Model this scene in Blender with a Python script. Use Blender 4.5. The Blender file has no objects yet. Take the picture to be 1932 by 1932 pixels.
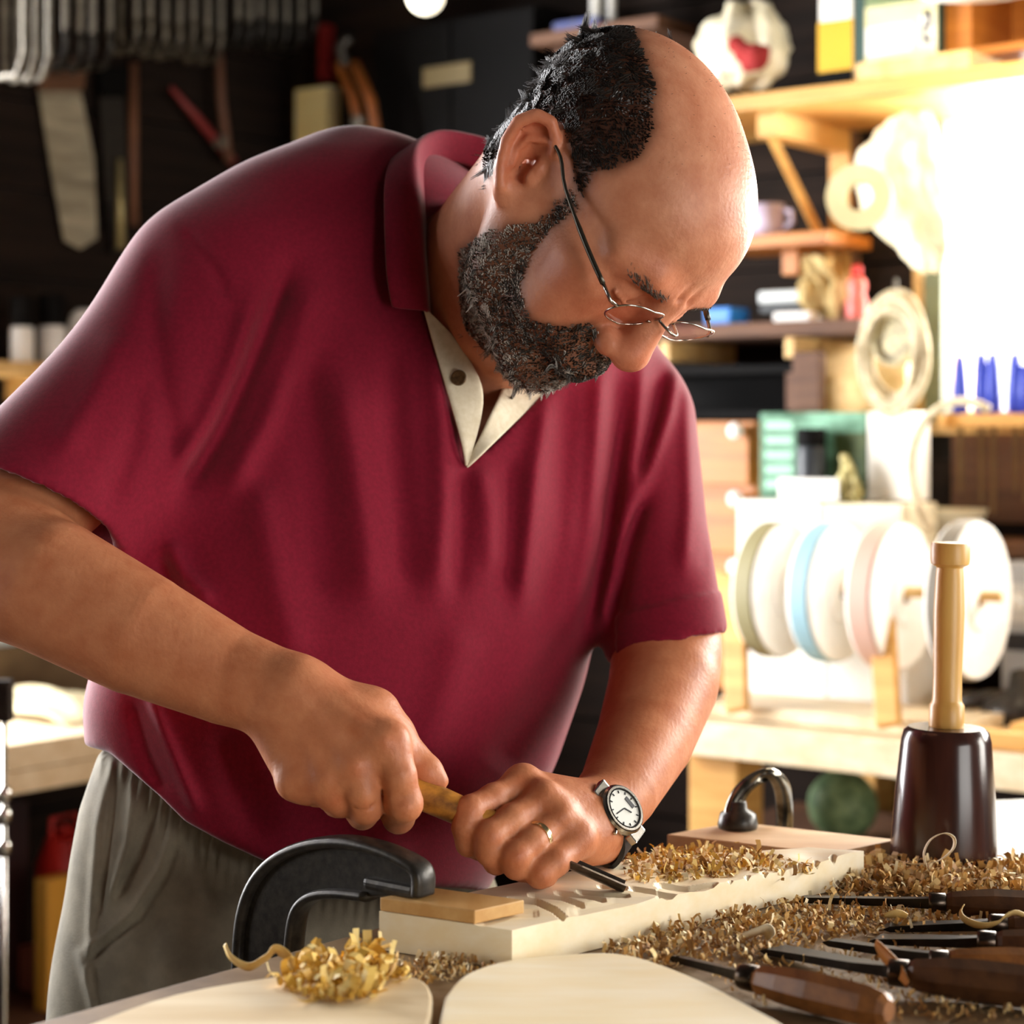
import bpy, bmesh, math, random
import numpy as np
from mathutils import Vector, Matrix
from mathutils.bvhtree import BVHTree

random.seed(7)
rng = np.random.default_rng(7)
scene = bpy.context.scene
COL = scene.collection

# ------------------------------------------------------------------ camera
FPX, CU, CV, CAMZ, IMG = 3735.0, 966.0, 825.0, 1.29, 1932.0
cam_data = bpy.data.cameras.new('camera')
cam = bpy.data.objects.new('camera', cam_data)
COL.objects.link(cam)
cam.location = (0, 0, CAMZ)
cam.rotation_euler = (math.pi / 2, 0, 0)
cam_data.sensor_width = 36.0
cam_data.lens = FPX / IMG * 36.0
cam_data.shift_y = -(IMG / 2 - CV) / IMG
cam_data.clip_start = 0.05
cam_data.dof.use_dof = True
cam_data.dof.focus_distance = 1.42
cam_data.dof.aperture_fstop = 5.2
scene.camera = cam

# ------------------------------------------------------------------ world, exposure
world = bpy.data.worlds.new('sky')
scene.world = world
world.use_nodes = True
wn = world.node_tree.nodes
wn['Background'].inputs['Color'].default_value = (1.0, 0.98, 0.94, 1)
wn['Background'].inputs['Strength'].default_value = 3.0
vs = scene.view_settings
vs.view_transform = 'Standard'
vs.look = 'None'
vs.gamma = 1.0
vs.use_curve_mapping = False
vs.exposure = 0.15

# walls of the corner: C is the corner, R runs along the right wall, L along the left wall
CX0, CY0 = -0.461, 3.99
RD = (0.793, -0.609); RN = (-0.609, -0.793)      # right wall: along, into the room
LD = (-0.609, -0.793); LN = (0.793, -0.609)      # left wall: along, into the room

def rw(s, o, z): return Vector((CX0 + s * RD[0] + o * RN[0], CY0 + s * RD[1] + o * RN[1], z))
def lw(s, o, z): return Vector((CX0 + s * LD[0] + o * LN[0], CY0 + s * LD[1] + o * LN[1], z))

def area_light(name, loc, normal, sx, sy, power, color):
    ld = bpy.data.lights.new(name, 'AREA')
    ld.shape = 'RECTANGLE'; ld.size = sx; ld.size_y = sy
    ld.energy = power; ld.color = color
    o = bpy.data.objects.new(name, ld); COL.objects.link(o)
    o.location = loc
    o.rotation_euler = Vector(normal).to_track_quat('-Z', 'Y').to_euler()
    return o

# daylight through the windows; an unseen front opening is added as fill
WIN_R = (1.435, 3.15, 1.33, 1.835)     # s0, s1, z0, z1 : window in view, right wall
WIN_R2 = (3.45, 5.0, 1.0, 2.15)         # window further along the right wall
WIN_L = (0.95, 2.15, 0.80, 2.2)         # window in the left wall, beside the frame
WIN_L2 = (2.75, 3.65, 1.05, 2.1)       # second window of the left wall
def win_light(name, fn, nrm, w, power, color, o=-0.13):
    c = fn((w[0] + w[1]) / 2, o, (w[2] + w[3]) / 2)
    return area_light(name, c, (nrm[0], nrm[1], 0), w[1] - w[0], w[3] - w[2], power, color)
win_light('daylight_window_right', rw, RN, WIN_R, 70, (1.0, 0.97, 0.90))
win_light('daylight_window_side', rw, RN, WIN_R2, 90, (1.0, 0.95, 0.87))
win_light('daylight_window_left', lw, LN, WIN_L, 155, (0.97, 0.97, 1.0))
win_light('daylight_window_left_near', lw, LN, WIN_L2, 14, (0.98, 0.97, 1.0))
_dc = Vector((CX0, CY0, 0)) + 5.62 * Vector((RD[0], RD[1], 0)) + 2.6 * Vector((LD[0], LD[1], 0))
area_light('front_fill_light', (_dc.x, _dc.y, 1.03), (-RD[0], -RD[1], 0), 2.0, 2.0, 55, (1.0, 0.97, 0.92))

# ------------------------------------------------------------------ helpers
def P(u, v, d): return Vector(((u - CU) / FPX * d, d, CAMZ - (v - CV) / FPX * d))
def Pn(u, v, d): return np.array([(u - CU) / FPX * d, d, CAMZ - (v - CV) / FPX * d])
def proj(X):
    X = np.asarray(X)
    return CU + FPX * X[..., 0] / X[..., 1], CV - FPX * (X[..., 2] - CAMZ) / X[..., 1]
def s2l(c):
    return tuple((x / 12.92 if x <= 0.04045 else ((x + 0.055) / 1.055) ** 2.4) for x in [y / 255 for y in c])

MATS = {}
def mat(name, c1, c2=None, rough=0.6, metal=0.0, scale=(8, 8, 8), bump=0.0, detail=4.0, spec=0.5,
        vcol=None, trans=0.0, emit=None, estr=0.0, sss=0.0, alpha=1.0, contrast=(0.35, 0.65), bscale=None, sheen=0.0, ior=1.45):
    """principled material, colour from stretched noise in object space"""
    if name in MATS: return MATS[name]
    m = bpy.data.materials.new(name); MATS[name] = m
    m.use_nodes = True
    nt = m.node_tree; N = nt.nodes; Lk = nt.links
    b = N['Principled BSDF']
    b.inputs['Roughness'].default_value = rough
    b.inputs['Metallic'].default_value = metal
    b.inputs['Specular IOR Level'].default_value = spec
    b.inputs['IOR'].default_value = ior
    b.inputs['Transmission Weight'].default_value = trans
    b.inputs['Alpha'].default_value = alpha
    if sheen:
        b.inputs['Sheen Weight'].default_value = sheen
        b.inputs['Sheen Roughness'].default_value = 0.4
    if sss:
        b.inputs['Subsurface Weight'].default_value = sss
        b.inputs['Subsurface Radius'].default_value = (0.010, 0.004, 0.002)
        b.inputs['Subsurface Scale'].default_value = 1.0
    if emit:
        b.inputs['Emission Color'].default_value = (*emit, 1)
        b.inputs['Emission Strength'].default_value = estr
    c1l = (*s2l(c1), 1); c2l = (*s2l(c2 or c1), 1)
    tc = N.new('ShaderNodeTexCoord'); mp = N.new('ShaderNodeMapping')
    mp.inputs['Scale'].default_value = scale
    Lk.new(tc.outputs['Object'], mp.inputs['Vector'])
    nz = N.new('ShaderNodeTexNoise')
    nz.inputs['Scale'].default_value = 1.0; nz.inputs['Detail'].default_value = detail
    nz.inputs['Roughness'].default_value = 0.6
    Lk.new(mp.outputs['Vector'], nz.inputs['Vector'])
    if c2 or vcol:
        rp = N.new('ShaderNodeValToRGB')
        rp.color_ramp.elements[0].position = contrast[0]; rp.color_ramp.elements[1].position = contrast[1]
        rp.color_ramp.elements[0].color = c1l; rp.color_ramp.elements[1].color = c2l
        Lk.new(nz.outputs['Fac'], rp.inputs['Fac'])
        out = rp.outputs['Color']
        if vcol:
            at = N.new('ShaderNodeAttribute'); at.attribute_name = vcol
            mx = N.new('ShaderNodeMix'); mx.data_type = 'RGBA'; mx.blend_type = 'MULTIPLY'
            mx.inputs['Factor'].default_value = 1.0
            Lk.new(out, mx.inputs[6]); Lk.new(at.outputs['Color'], mx.inputs[7])
            out = mx.outputs[2]
        Lk.new(out, b.inputs['Base Color'])
    else:
        b.inputs['Base Color'].default_value = c1l
    if bump:
        bp = N.new('ShaderNodeBump'); bp.inputs['Strength'].default_value = bump
        bp.inputs['Distance'].default_value = 0.002
        src = nz
        if bscale:
            src = N.new('ShaderNodeTexNoise'); src.inputs['Scale'].default_value = bscale
            src.inputs['Detail'].default_value = 3
            Lk.new(tc.outputs['Object'], src.inputs['Vector'])
        Lk.new(src.outputs['Fac'], bp.inputs['Height'])
        Lk.new(bp.outputs['Normal'], b.inputs['Normal'])
    return m

WL = {}     # world location of every object (nothing is rotated through a parent)
def tag(o, label=None, cat=None, group=None, kind=None):
    if label: o['label'] = label
    if cat: o['category'] = cat
    if group: o['group'] = group
    if kind: o['kind'] = kind
    return o
def thing(name, loc, label, cat, group=None):
    o = bpy.data.objects.new(name, None); COL.objects.link(o)
    o.empty_display_size = 0.02
    o.location = loc; WL[o] = Vector(loc)
    return tag(o, label, cat, group)
def link_mesh(name, me, material, parent=None, loc=None, smooth=True):
    """me holds world coordinates; they are made relative to the parent (or to loc)"""
    base = WL[parent] if parent is not None else Vector(loc if loc is not None else (0, 0, 0))
    if base.length: me.transform(Matrix.Translation(-base))
    if material is not None: me.materials.append(material)
    if len(me.polygons): me.polygons.foreach_set('use_smooth', [smooth] * len(me.polygons))
    o = bpy.data.objects.new(name, me); COL.objects.link(o)
    if parent is not None:
        o.parent = parent; WL[o] = base
    else:
        o.location = base; WL[o] = base
    return o

class MB:
    """collects shapes in world space (through the current matrix) into one mesh"""
    def __init__(s, M=None): s.v = []; s.f = []; s.M = M or Matrix.Identity(4)
    def add(s, vs, fs):
        n = len(s.v); s.v += [tuple(s.M @ Vector(p)) for p in vs]
        s.f += [tuple(i + n for i in q) for q in fs]; return s
    def box(s, c, size, R=None, bevel=0.0):
        x, y, z = [q / 2 for q in size]; c = Vector(c); R = R or Matrix.Identity(3)
        if bevel <= 0:
            vs = [c + R @ Vector((i * x, j * y, k * z)) for i in (-1, 1) for j in (-1, 1) for k in (-1, 1)]
            fs = [(0, 1, 3, 2), (4, 6, 7, 5), (0, 4, 5, 1), (2, 3, 7, 6), (0, 2, 6, 4), (1, 5, 7, 3)]
            return s.add(vs, fs)
        b = min(bevel, x * .9, y * .9, z * .9)
        bm = bmesh.new(); bmesh.ops.create_cube(bm, size=1)
        for q in bm.verts: q.co = Vector((q.co.x * 2 * x, q.co.y * 2 * y, q.co.z * 2 * z))
        bmesh.ops.bevel(bm, geom=list(bm.edges), offset=b, segments=2, affect='EDGES', profile=0.6)
        bm.verts.index_update()
        s.add([c + R @ q.co for q in bm.verts], [[w.index for w in q.verts] for q in bm.faces]); bm.free(); return s
    def tube(s, pts, r, n=10, cap=True, flat=None):
        pts = [Vector(p) for p in pts]; m = len(pts)
        rr = r if isinstance(r, (list, tuple, np.ndarray)) else [r] * m
        vs = []; prev = None
        for i in range(m):
            t = (pts[min(i + 1, m - 1)] - pts[max(i - 1, 0)]).normalized()
            if prev is None:
                a = Vector((0, 0, 1)) if abs(t.z) < .9 else Vector((1, 0, 0))
                nx = t.cross(a).normalized()
            else: nx = (prev - t * prev.dot(t)).normalized()
            prev = nx; ny = t.cross(nx)
            for k in range(n):
                a = 2 * math.pi * k / n
                vs.append(pts[i] + (nx * math.cos(a) + ny * math.sin(a) * (flat or 1)) * rr[i])
        fs = []
        for i in range(m - 1):
            for k in range(n):
                fs.append((i * n + k, i * n + (k + 1) % n, (i + 1) * n + (k + 1) % n, (i + 1) * n + k))
        if cap:
            fs.append(tuple(range(n))[::-1]); fs.append(tuple((m - 1) * n + k for k in range(n)))
        return s.add(vs, fs)
    def lathe(s, prof, o=(0, 0, 0), axis=(0, 0, 1), n=32):
        """prof: [(radius, height)...]"""
        ax = Vector(axis).normalized(); a = Vector((1, 0, 0)) if abs(ax.x) < .9 else Vector((0, 1, 0))
        nx = ax.cross(a).normalized(); ny = ax.cross(nx); o = Vector(o); vs = []; fs = []
        for r, h in prof:
            for k in range(n):
                t = 2 * math.pi * k / n
                vs.append(o + ax * h + (nx * math.cos(t) + ny * math.sin(t)) * max(r, 1e-5))
        for i in range(len(prof) - 1):
            for k in range(n):
                fs.append((i * n + k, i * n + (k + 1) % n, (i + 1) * n + (k + 1) % n, (i + 1) * n + k))
        if tuple(prof[0]) != tuple(prof[-1]):
            fs.append(tuple(range(n))[::-1]); fs.append(tuple((len(prof) - 1) * n + k for k in range(n)))
        return s.add(vs, fs)
    def prism(s, poly, o, ex, ey, ez, t):
        """polygon in (ex, ey), thickness t along ez, starting at o"""
        o = Vector(o); ex = Vector(ex); ey = Vector(ey); ez = Vector(ez); n = len(poly)
        vs = [o + ex * a + ey * b for a, b in poly] + [o + ex * a + ey * b + ez * t for a, b in poly]
        fs = [tuple(range(n))[::-1], tuple(range(n, 2 * n))] + [(i, (i + 1) % n, (i + 1) % n + n, i + n) for i in range(n)]
        return s.add(vs, fs)
    def grid(s, rows, closed=False):
        """rows of points -> quads"""
        m = len(rows); n = len(rows[0]); vs = [p for r in rows for p in r]; fs = []
        for i in range(m - 1):
            for k in range(n if closed else n - 1):
                fs.append((i * n + k, i * n + (k + 1) % n, (i + 1) * n + (k + 1) % n, (i + 1) * n + k))
        return s.add(vs, fs)
    def mesh(s, name='m', fix=True):
        me = bpy.data.meshes.new(name); me.from_pydata(s.v, [], s.f); me.update()
        if fix:
            bm = bmesh.new(); bm.from_mesh(me); bmesh.ops.recalc_face_normals(bm, faces=bm.faces); bm.to_mesh(me); bm.free()
        return me
    def build(s, name, material, parent=None, loc=None, smooth=False, auto=None, solid=None, sub=0, bev=None):
        o = link_mesh(name, s.mesh(name), material, parent, loc, smooth or auto is not None)
        if solid:
            md = o.modifiers.new('thickness', 'SOLIDIFY'); md.thickness = solid; md.offset = 0
        if bev:
            md = o.modifiers.new('edge', 'BEVEL'); md.width = bev; md.segments = 2; md.limit_method = 'ANGLE'
        if sub:
            md = o.modifiers.new('sub', 'SUBSURF'); md.levels = sub; md.render_levels = sub
        if auto is not None:
            a = math.radians(auto); me = o.data
            bm = bmesh.new(); bm.from_mesh(me)
            for e in bm.edges:
                if len(e.link_faces) == 2 and e.calc_face_angle(0) > a: e.smooth = False
            bm.to_mesh(me); bm.free()
        return o
def frame(o, ex, ey, ez):
    M = Matrix.Identity(4)
    for i, e in enumerate((ex, ey, ez)):
        e = Vector(e)
        for j in range(3): M[j][i] = e[j]
    for j in range(3): M[j][3] = o[j]
    return M
def catmull(pts, n=8):
    pts = [np.array(p, float) for p in pts]; out = []
    for i in range(len(pts) - 1):
        p0 = pts[max(i - 1, 0)]; p1 = pts[i]; p2 = pts[i + 1]; p3 = pts[min(i + 2, len(pts) - 1)]
        for k in range(n):
            t = k / n
            out.append(.5 * (2 * p1 + (p2 - p0) * t + (2 * p0 - 5 * p1 + 4 * p2 - p3) * t * t + (3 * p1 - p0 - 3 * p2 + p3) * t ** 3))
    out.append(pts[-1]); return out

# ---- signed distance volumes, meshed with surface nets
def smin(a, b, k):
    if k <= 0: return np.minimum(a, b)
    h = np.maximum(k - np.abs(a - b), 0) / k
    return np.minimum(a, b) - h * h * k * .25
class Vol:
    def __init__(s, lo, hi, h):
        s.lo = np.array(lo, float); s.h = h
        s.n = np.ceil((np.array(hi) - s.lo) / h).astype(int) + 1
        s.D = np.full(s.n, 1.0, np.float32)
        s.ax = [(s.lo[i] + h * np.arange(s.n[i])).astype(np.float32) for i in range(3)]
    def sl(s, lo, hi, m):
        i0 = np.clip(np.floor((np.array(lo) - m - s.lo) / s.h).astype(int), 0, s.n - 1)
        i1 = np.clip(np.ceil((np.array(hi) + m - s.lo) / s.h).astype(int) + 1, 1, s.n)
        S = tuple(slice(a, b) for a, b in zip(i0, i1))
        return S, s.ax[0][S[0]][:, None, None], s.ax[1][S[1]][None, :, None], s.ax[2][S[2]][None, None, :]
    def put(s, S, d, k, op='add'):
        if op == 'add': s.D[S] = smin(s.D[S], d, k)
        elif op == 'sub': s.D[S] = -smin(-s.D[S], d, k)
    def chain(s, pts, rad, k=0.0, op='add', kin=0.0):
        pts = np.array(pts, float); rad = np.array(rad, float)
        R = rad.max()
        S, X, Y, Z = s.sl(pts.min(0) - R, pts.max(0) + R, k + 3 * s.h)
        d = None
        for i in range(len(pts) - 1):
            a, b = pts[i], pts[i + 1]; ab = b - a
            t = np.clip(((X - a[0]) * ab[0] + (Y - a[1]) * ab[1] + (Z - a[2]) * ab[2]) / max(ab @ ab, 1e-9), 0, 1)
            q = np.sqrt((X - a[0] - t * ab[0]) ** 2 + (Y - a[1] - t * ab[1]) ** 2 + (Z - a[2] - t * ab[2]) ** 2) - (rad[i] + (rad[i + 1] - rad[i]) * t)
            d = q if d is None else smin(d, q, kin)
        s.put(S, d.astype(np.float32), k, op)
    def ell(s, c, r, k=0.0, op='add', B=None):
        """ellipsoid; B has the axes in its columns"""
        c = np.array(c, float); r = np.array(r, float); B = np.eye(3) if B is None else B
        R = np.sqrt(((B * r) ** 2).sum(1))
        S, X, Y, Z = s.sl(c - R, c + R, k + 3 * s.h)
        q = [((X - c[0]) * B[0, i] + (Y - c[1]) * B[1, i] + (Z - c[2]) * B[2, i]) for i in range(3)]
        k0 = np.sqrt(sum((q[i] / r[i]) ** 2 for i in range(3))); k1 = np.sqrt(sum((q[i] / r[i] ** 2) ** 2 for i in range(3)))
        d = k0 * (k0 - 1) / np.maximum(k1, 1e-6)
        s.put(S, d.astype(np.float32), k, op)
    def nets(s):
        D = s.D; I = D < 0; n = s.n
        cnt = np.zeros(n - 1, np.int8)
        for a in (0, 1):
            for b in (0, 1):
                for c in (0, 1): cnt += I[a:n[0] - 1 + a, b:n[1] - 1 + b, c:n[2] - 1 + c]
        act = (cnt > 0) & (cnt < 8); idx = np.argwhere(act)
        ids = np.full(n - 1, -1, np.int32); ids[act] = np.arange(len(idx))
        cor = [(a, b, c) for a in (0, 1) for b in (0, 1) for c in (0, 1)]
        val = {c: D[idx[:, 0] + c[0], idx[:, 1] + c[1], idx[:, 2] + c[2]] for c in cor}
        acc = np.zeros((len(idx), 3)); w = np.zeros(len(idx))
        for c in cor:
            for ax in range(3):
                if c[ax]: continue
                e = list(c); e[ax] = 1; e = tuple(e)
                va, vb = val[c], val[e]; cr = (va < 0) != (vb < 0)
                t = np.where(cr, va / np.where(cr, va - vb, 1), 0)
                p = np.tile(np.array(c, float), (len(idx), 1)); p[:, ax] = t
                acc[cr] += p[cr]; w[cr] += 1
        V = (idx + acc / w[:, None]) * s.h + s.lo
        F = []
        for ax in range(3):
            o = [slice(1, n[i] - 1) for i in range(3)]; p = list(o)
            o[ax] = slice(0, n[ax] - 1); p[ax] = slice(1, n[ax])
            A = I[tuple(o)]; Bq = I[tuple(p)]
            ch = np.argwhere(A != Bq); base = np.array([0 if i == ax else 1 for i in range(3)]); g = ch + base
            flip = A[tuple(ch.T)]
            a1, a2 = [(1, 2), (2, 0), (0, 1)][ax]
            def cell(d1, d2):
                q = g.copy(); q[:, a1] -= d1; q[:, a2] -= d2
                return ids[q[:, 0], q[:, 1], q[:, 2]]
            quad = np.stack([cell(1, 1), cell(0, 1), cell(0, 0), cell(1, 0)], 1)
            quad[~flip] = quad[~flip][:, ::-1]
            F.append(quad)
        F = np.concatenate(F); F = F[(F >= 0).all(1)]
        return V, F
def relax(V, F, it=2, lam=.5):
    E = np.concatenate([F[:, [0, 1]], F[:, [1, 2]], F[:, [2, 3]], F[:, [3, 0]]])
    for _ in range(it):
        S = np.zeros_like(V); c = np.bincount(E.ravel(), minlength=len(V)).astype(float)
        for k in range(3):
            S[:, k] = np.bincount(E[:, 0], V[E[:, 1], k], len(V)) + np.bincount(E[:, 1], V[E[:, 0], k], len(V))
        V = V + lam * (S / np.maximum(c, 1)[:, None] - V)
    return V
def vnormals(V, F):
    n = np.cross(V[F[:, 2]] - V[F[:, 0]], V[F[:, 3]] - V[F[:, 1]])
    N = np.zeros_like(V)
    for k in range(3):
        for j in range(4): N[:, k] += np.bincount(F[:, j], n[:, k], len(V))
    return N / np.maximum(np.linalg.norm(N, axis=1), 1e-12)[:, None]
def np_mesh(name, V, F, col=None):
    me = bpy.data.meshes.new(name); V = np.asarray(V, np.float32); F = np.asarray(F, np.int32); k = F.shape[1]
    me.vertices.add(len(V)); me.vertices.foreach_set('co', V.ravel())
    me.loops.add(F.size); me.loops.foreach_set('vertex_index', F.ravel())
    me.polygons.add(len(F)); me.polygons.foreach_set('loop_start', np.arange(len(F), dtype=np.int32) * k)
    me.polygons.foreach_set('loop_total', np.full(len(F), k, np.int32))
    me.update(calc_edges=True); me.validate()
    if col is not None:
        a = me.color_attributes.new('tint', 'FLOAT_COLOR', 'POINT')
        a.data.foreach_set('color', np.concatenate([col, np.ones((len(col), 1))], 1).astype(np.float32).ravel())
    return me
def in_poly(u, v, poly):
    r = np.zeros(np.shape(u), bool); n = len(poly)
    for i in range(n):
        x0, y0 = poly[i]; x1, y1 = poly[(i + 1) % n]
        if y0 == y1: continue
        c = ((y0 > v) != (y1 > v)) & (u < (x1 - x0) * (v - y0) / (y1 - y0) + x0)
        r ^= c
    return r
def seg_dist(u, v, line):
    d = np.full(np.shape(u), 1e9); tt = np.zeros(np.shape(u)); n = len(line) - 1
    for i in range(n):
        a = np.array(line[i], float); b = np.array(line[i + 1], float); ab = b - a
        t = np.clip(((u - a[0]) * ab[0] + (v - a[1]) * ab[1]) / (ab @ ab), 0, 1)
        q = np.hypot(u - a[0] - t * ab[0], v - a[1] - t * ab[1])
        m = q < d; d = np.where(m, q, d); tt = np.where(m, (i + t) / n, tt)
    return d, tt

# ================================================================== the carver
M_SKIN = mat('skin', (208, 144, 110), (186, 117, 85), rough=0.48, spec=0.42, scale=(55, 55, 55), detail=5, bump=0.2, bscale=300, vcol='tint', sss=0.12, contrast=(.3, .7))
M_SHIRT = mat('shirt_cloth', (128, 19, 43), (115, 16, 38), rough=0.85, spec=0.2, scale=(300, 300, 300), bump=0.12, bscale=900, sheen=0.25)
M_CREAM = mat('cream_cloth', (226, 214, 190), (214, 200, 172), rough=0.85, spec=0.2, scale=(200, 200, 200))
M_TROUSER = mat('grey_trouser_cloth', (138, 131, 114), (114, 108, 94), rough=0.9, spec=0.15, scale=(25, 25, 25), bump=0.15, bscale=700)
M_STRAND = mat('hair_strands', (255, 255, 255), rough=0.55, spec=0.3, vcol='tint')
person = thing('person', P(500, 1700, 1.66).to_2d().to_3d(), 'man in a maroon polo shirt and grey trousers bending over the bench to carve', 'person')

# ---- head frame (forward, left, up), fitted to the pose
HF = np.array([0.321, -0.381, -0.867]); HU = np.array([0.737, -0.4745, 0.482]); HL = np.cross(HU, HF)
HF /= np.linalg.norm(HF); HL /= np.linalg.norm(HL); HU = np.cross(HF, HL)
HO = np.array([0.0660, 1.4724, 1.463]); HS = 1.031
HB = np.stack([HF, HL, HU], 1)
def H(f, l, u): return HO + HS * (HB @ np.array([f, l, u]))
def Hv(a): return [H(*q) for q in a]

vol = Vol((-0.44, 1.26, 0.95), (0.20, 1.77, 1.64), 0.0023)
# torso core hidden in the shirt, joins head and arms into one body
vol.ell(Pn(700, 900, 1.70), (.15, .085, .22), .03)
vol.ell(Pn(760, 560, 1.69), (.15, .07, .10), .05)
vol.chain([Pn(400, 620, 1.64), Pn(800, 560, 1.68), Pn(1180, 800, 1.74)], [.045, .06, .045], .05)
# neck
vol.chain([Pn(905, 660, 1.66), Pn(935, 480, 1.595), H(-.035, 0, -.03)], [.064, .058, .058], .03)
vol.chain([Pn(930, 640, 1.62), H(.03, 0, -.075)], [.05, .038], .03)
vol.ell(Pn(900, 760, 1.655), (.07, .05, .08), .02)
# skull and face
def hell(c, r, k, op='add', B=None): vol.ell(H(*c), np.array(r) * HS, k, op, HB if B is None else B)
def hch(pts, r, k, op='add'): vol.chain(Hv(pts), np.array(r) * HS, k, op)
hell((-.014, 0, .040), (.101, .077, .078), .02)
hell((.036, 0, .044), (.060, .064, .058), .025)
hell((.048, 0, -.028), (.046, .056, .062), .03)
hell((-.01, 0, -.01), (.07, .066, .06), .03)
for s in (-1, 1):
    hch([(.0, s * .054, -.03), (.022, s * .046, -.075), (.072, s * .014, -.093)], [.024, .022, .020], .022)
    hell((.060, s * .044, -.008), (.024, .022, .020), .022)          # cheekbone
    hell((.062, s * .036, -.045), (.026, .022, .028), .022)          # cheek
    hch([(.090, s * .012, .026), (.088, s * .032, .031), (.070, s * .052, .026)], [.011, .012, .010], .014)   # brow
    hell((.102, s * .031, .008), (.016, .017, .012), .012, 'sub')    # eye socket
    hell((.078, s * .031, .010), (.0150, .0160, .0125), .004)        # closed lid over the eye
    hch([(.0925, s * .018, .0055), (.0945, s * .031, .003), (.0885, s * .044, .006)], [.0016, .0020, .0016], .002)
hell((.074, 0, -.095), (.020, .022, .018), .02)
hell((.088, 0, -.056), (.016, .026, .020), .018)
hch([(.094, 0, .022), (.102, 0, .004), (.112, 0, -.020)], [.0085, .0100, .0130], .012)
hell((.111, 0, -.024), (.0140, .0150, .0130), .006)
for s in (-1, 1):
    hell((.101, s * .0155, -.029), (.0120, .0075, .0092), .005)
    hell((.107, s * .0065, -.0385), (.005, .0034, .004), .003, 'sub')
hch([(.098, -.02, -.060), (.104, 0, -.0585), (.098, .02, -.060)], [.005, .007, .005], .006)
hch([(.096, -.018, -.067), (.1015, 0, -.068), (.096, .018, -.067)], [.005, .0075, .005], .006)
# frown lines between the brows
for s in (-1, 1):
    hch([(.101, s * .006, .030), (.100, s * .007, .044)], [.0016, .0008], .005, 'sub')
# ears
for s in (-1, 1):
    def E3(a, b, c=0.0):
        """ear plane: a up, b back, c out"""
        up = np.array([-.36, 0, .93]); bk = np.array([-.80, s * .50, -.31]); out = np.cross(up, bk) * (1 if s > 0 else -1)
        if out[1] * s < 0: out = -out
        return np.array([-.008, s * .0755, .002]) + up * a + bk * b + out * c
    up = np.array([-.36, 0, .93]); bk = np.array([-.80, s * .50, -.31]); bk -= up * (bk @ up); bk /= np.linalg.norm(bk)
    out = np.cross(up, bk); out *= np.sign(out[1] * s)
    EB = HB @ np.stack([up / np.linalg.norm(up), bk, out], 1)
    vol.ell(H(*E3(.000, .013, -.001)), np.array((.030, .018, .0055)) * HS, .004, 'add', EB)
    vol.ell(H(*E3(.008, .013, .005)), np.array((.019, .0115, .0062)) * HS, .003, 'sub', EB)
    vol.ell(H(*E3(-.005, .008, .004)), np.array((.013, .0085, .010)) * HS, .003, 'sub', EB)
    rim = [(.016, -.003), (.026, .002), (.033, .011), (.031, .022), (.020, .0295), (.004, .029), (-.012, .0225), (-.024, .014)]
    hch([E3(a, b, .003 + .004 * min(1, i / 3)) for i, (a, b) in enumerate(rim)], [.0035, .004, .0045, .0048, .0046, .0042, .004, .004], .003)
    anti = [(.019, .008), (.014, .0175), (.004, .020), (-.008, .0165)]
    hch([E3(a, b, .003) for a, b in anti], [.0022, .003, .003, .003], .004)
    hch([E3(.0005, .0, .001), E3(-.008, .001, .002)], [.0048, .0045], .004)
    vol.ell(H(*E3(-.027, .009, .001)), np.array((.0095, .0085, .0045)) * HS, .006, 'add', EB)

# ---- right arm and hand (grips the handle from behind)
vol.chain([Pn(380, 600, 1.60), Pn(120, 900, 1.50), Pn(-70, 1060, 1.44)], [.045, .045, .046], .03)
vol.chain([Pn(-75, 1050, 1.44), Pn(90, 1105, 1.415), Pn(260, 1195, 1.40), Pn(430, 1275, 1.39), Pn(545, 1316, 1.378)], [.046, .0485, .0435, .0345, .0300], .03)
W = Pn(548, 1316, 1.378)
meta = [((560, 1302, 1.374), (728, 1402, 1.352), .021, .0155), ((550, 1322, 1.372), (672, 1446, 1.349), .020, .0145),
        ((536, 1340, 1.374), (618, 1473, 1.352), .019, .0140), ((524, 1352, 1.376), (562, 1470, 1.360), .018, .0140)]
for a, b, r0, r1 in meta: vol.chain([Pn(*a), Pn(*b)], [r0, r1], .014)
vol.ell(Pn(622, 1398, 1.378), (.040, .022, .030), .02)
fr = [
 [((728, 1402, 1.352), .0155), ((752, 1462, 1.343), .0118), ((763, 1516, 1.346), .0122), ((752, 1542, 1.366), .0108), ((742, 1530, 1.392), .0098), ((735, 1500, 1.398), .0085)],
 [((672, 1446, 1.349), .0145), ((684, 1496, 1.343), .0112), ((690, 1524, 1.350), .0112), ((684, 1536, 1.368), .0102), ((676, 1520, 1.394), .0095), ((672, 1490, 1.400), .0085)],
 [((618, 1473, 1.352), .0140), ((632, 1502, 1.350), .0108), ((642, 1512, 1.358), .0106), ((636, 1514, 1.375), .0098), ((630, 1494, 1.395), .009), ((632, 1470, 1.400), .008)],
 [((562, 1470, 1.360), .0140), ((584, 1486, 1.358), .0112), ((598, 1494, 1.368), .0098), ((598, 1490, 1.382), .009), ((600, 1470, 1.394), .0085), ((608, 1450, 1.398), .0078)]]
for c in fr: vol.chain([Pn(*p) for p, r in c], [r for p, r in c], .0035, kin=.004)
for (p, r) in (((731, 1408, 1.3455), .0125), ((673, 1452, 1.3435), .0118), ((617, 1480, 1.346), .0108), ((560, 1474, 1.353), .0105)):
    vol.ell(Pn(*p), (r, r * .8, r), .012)
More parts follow.
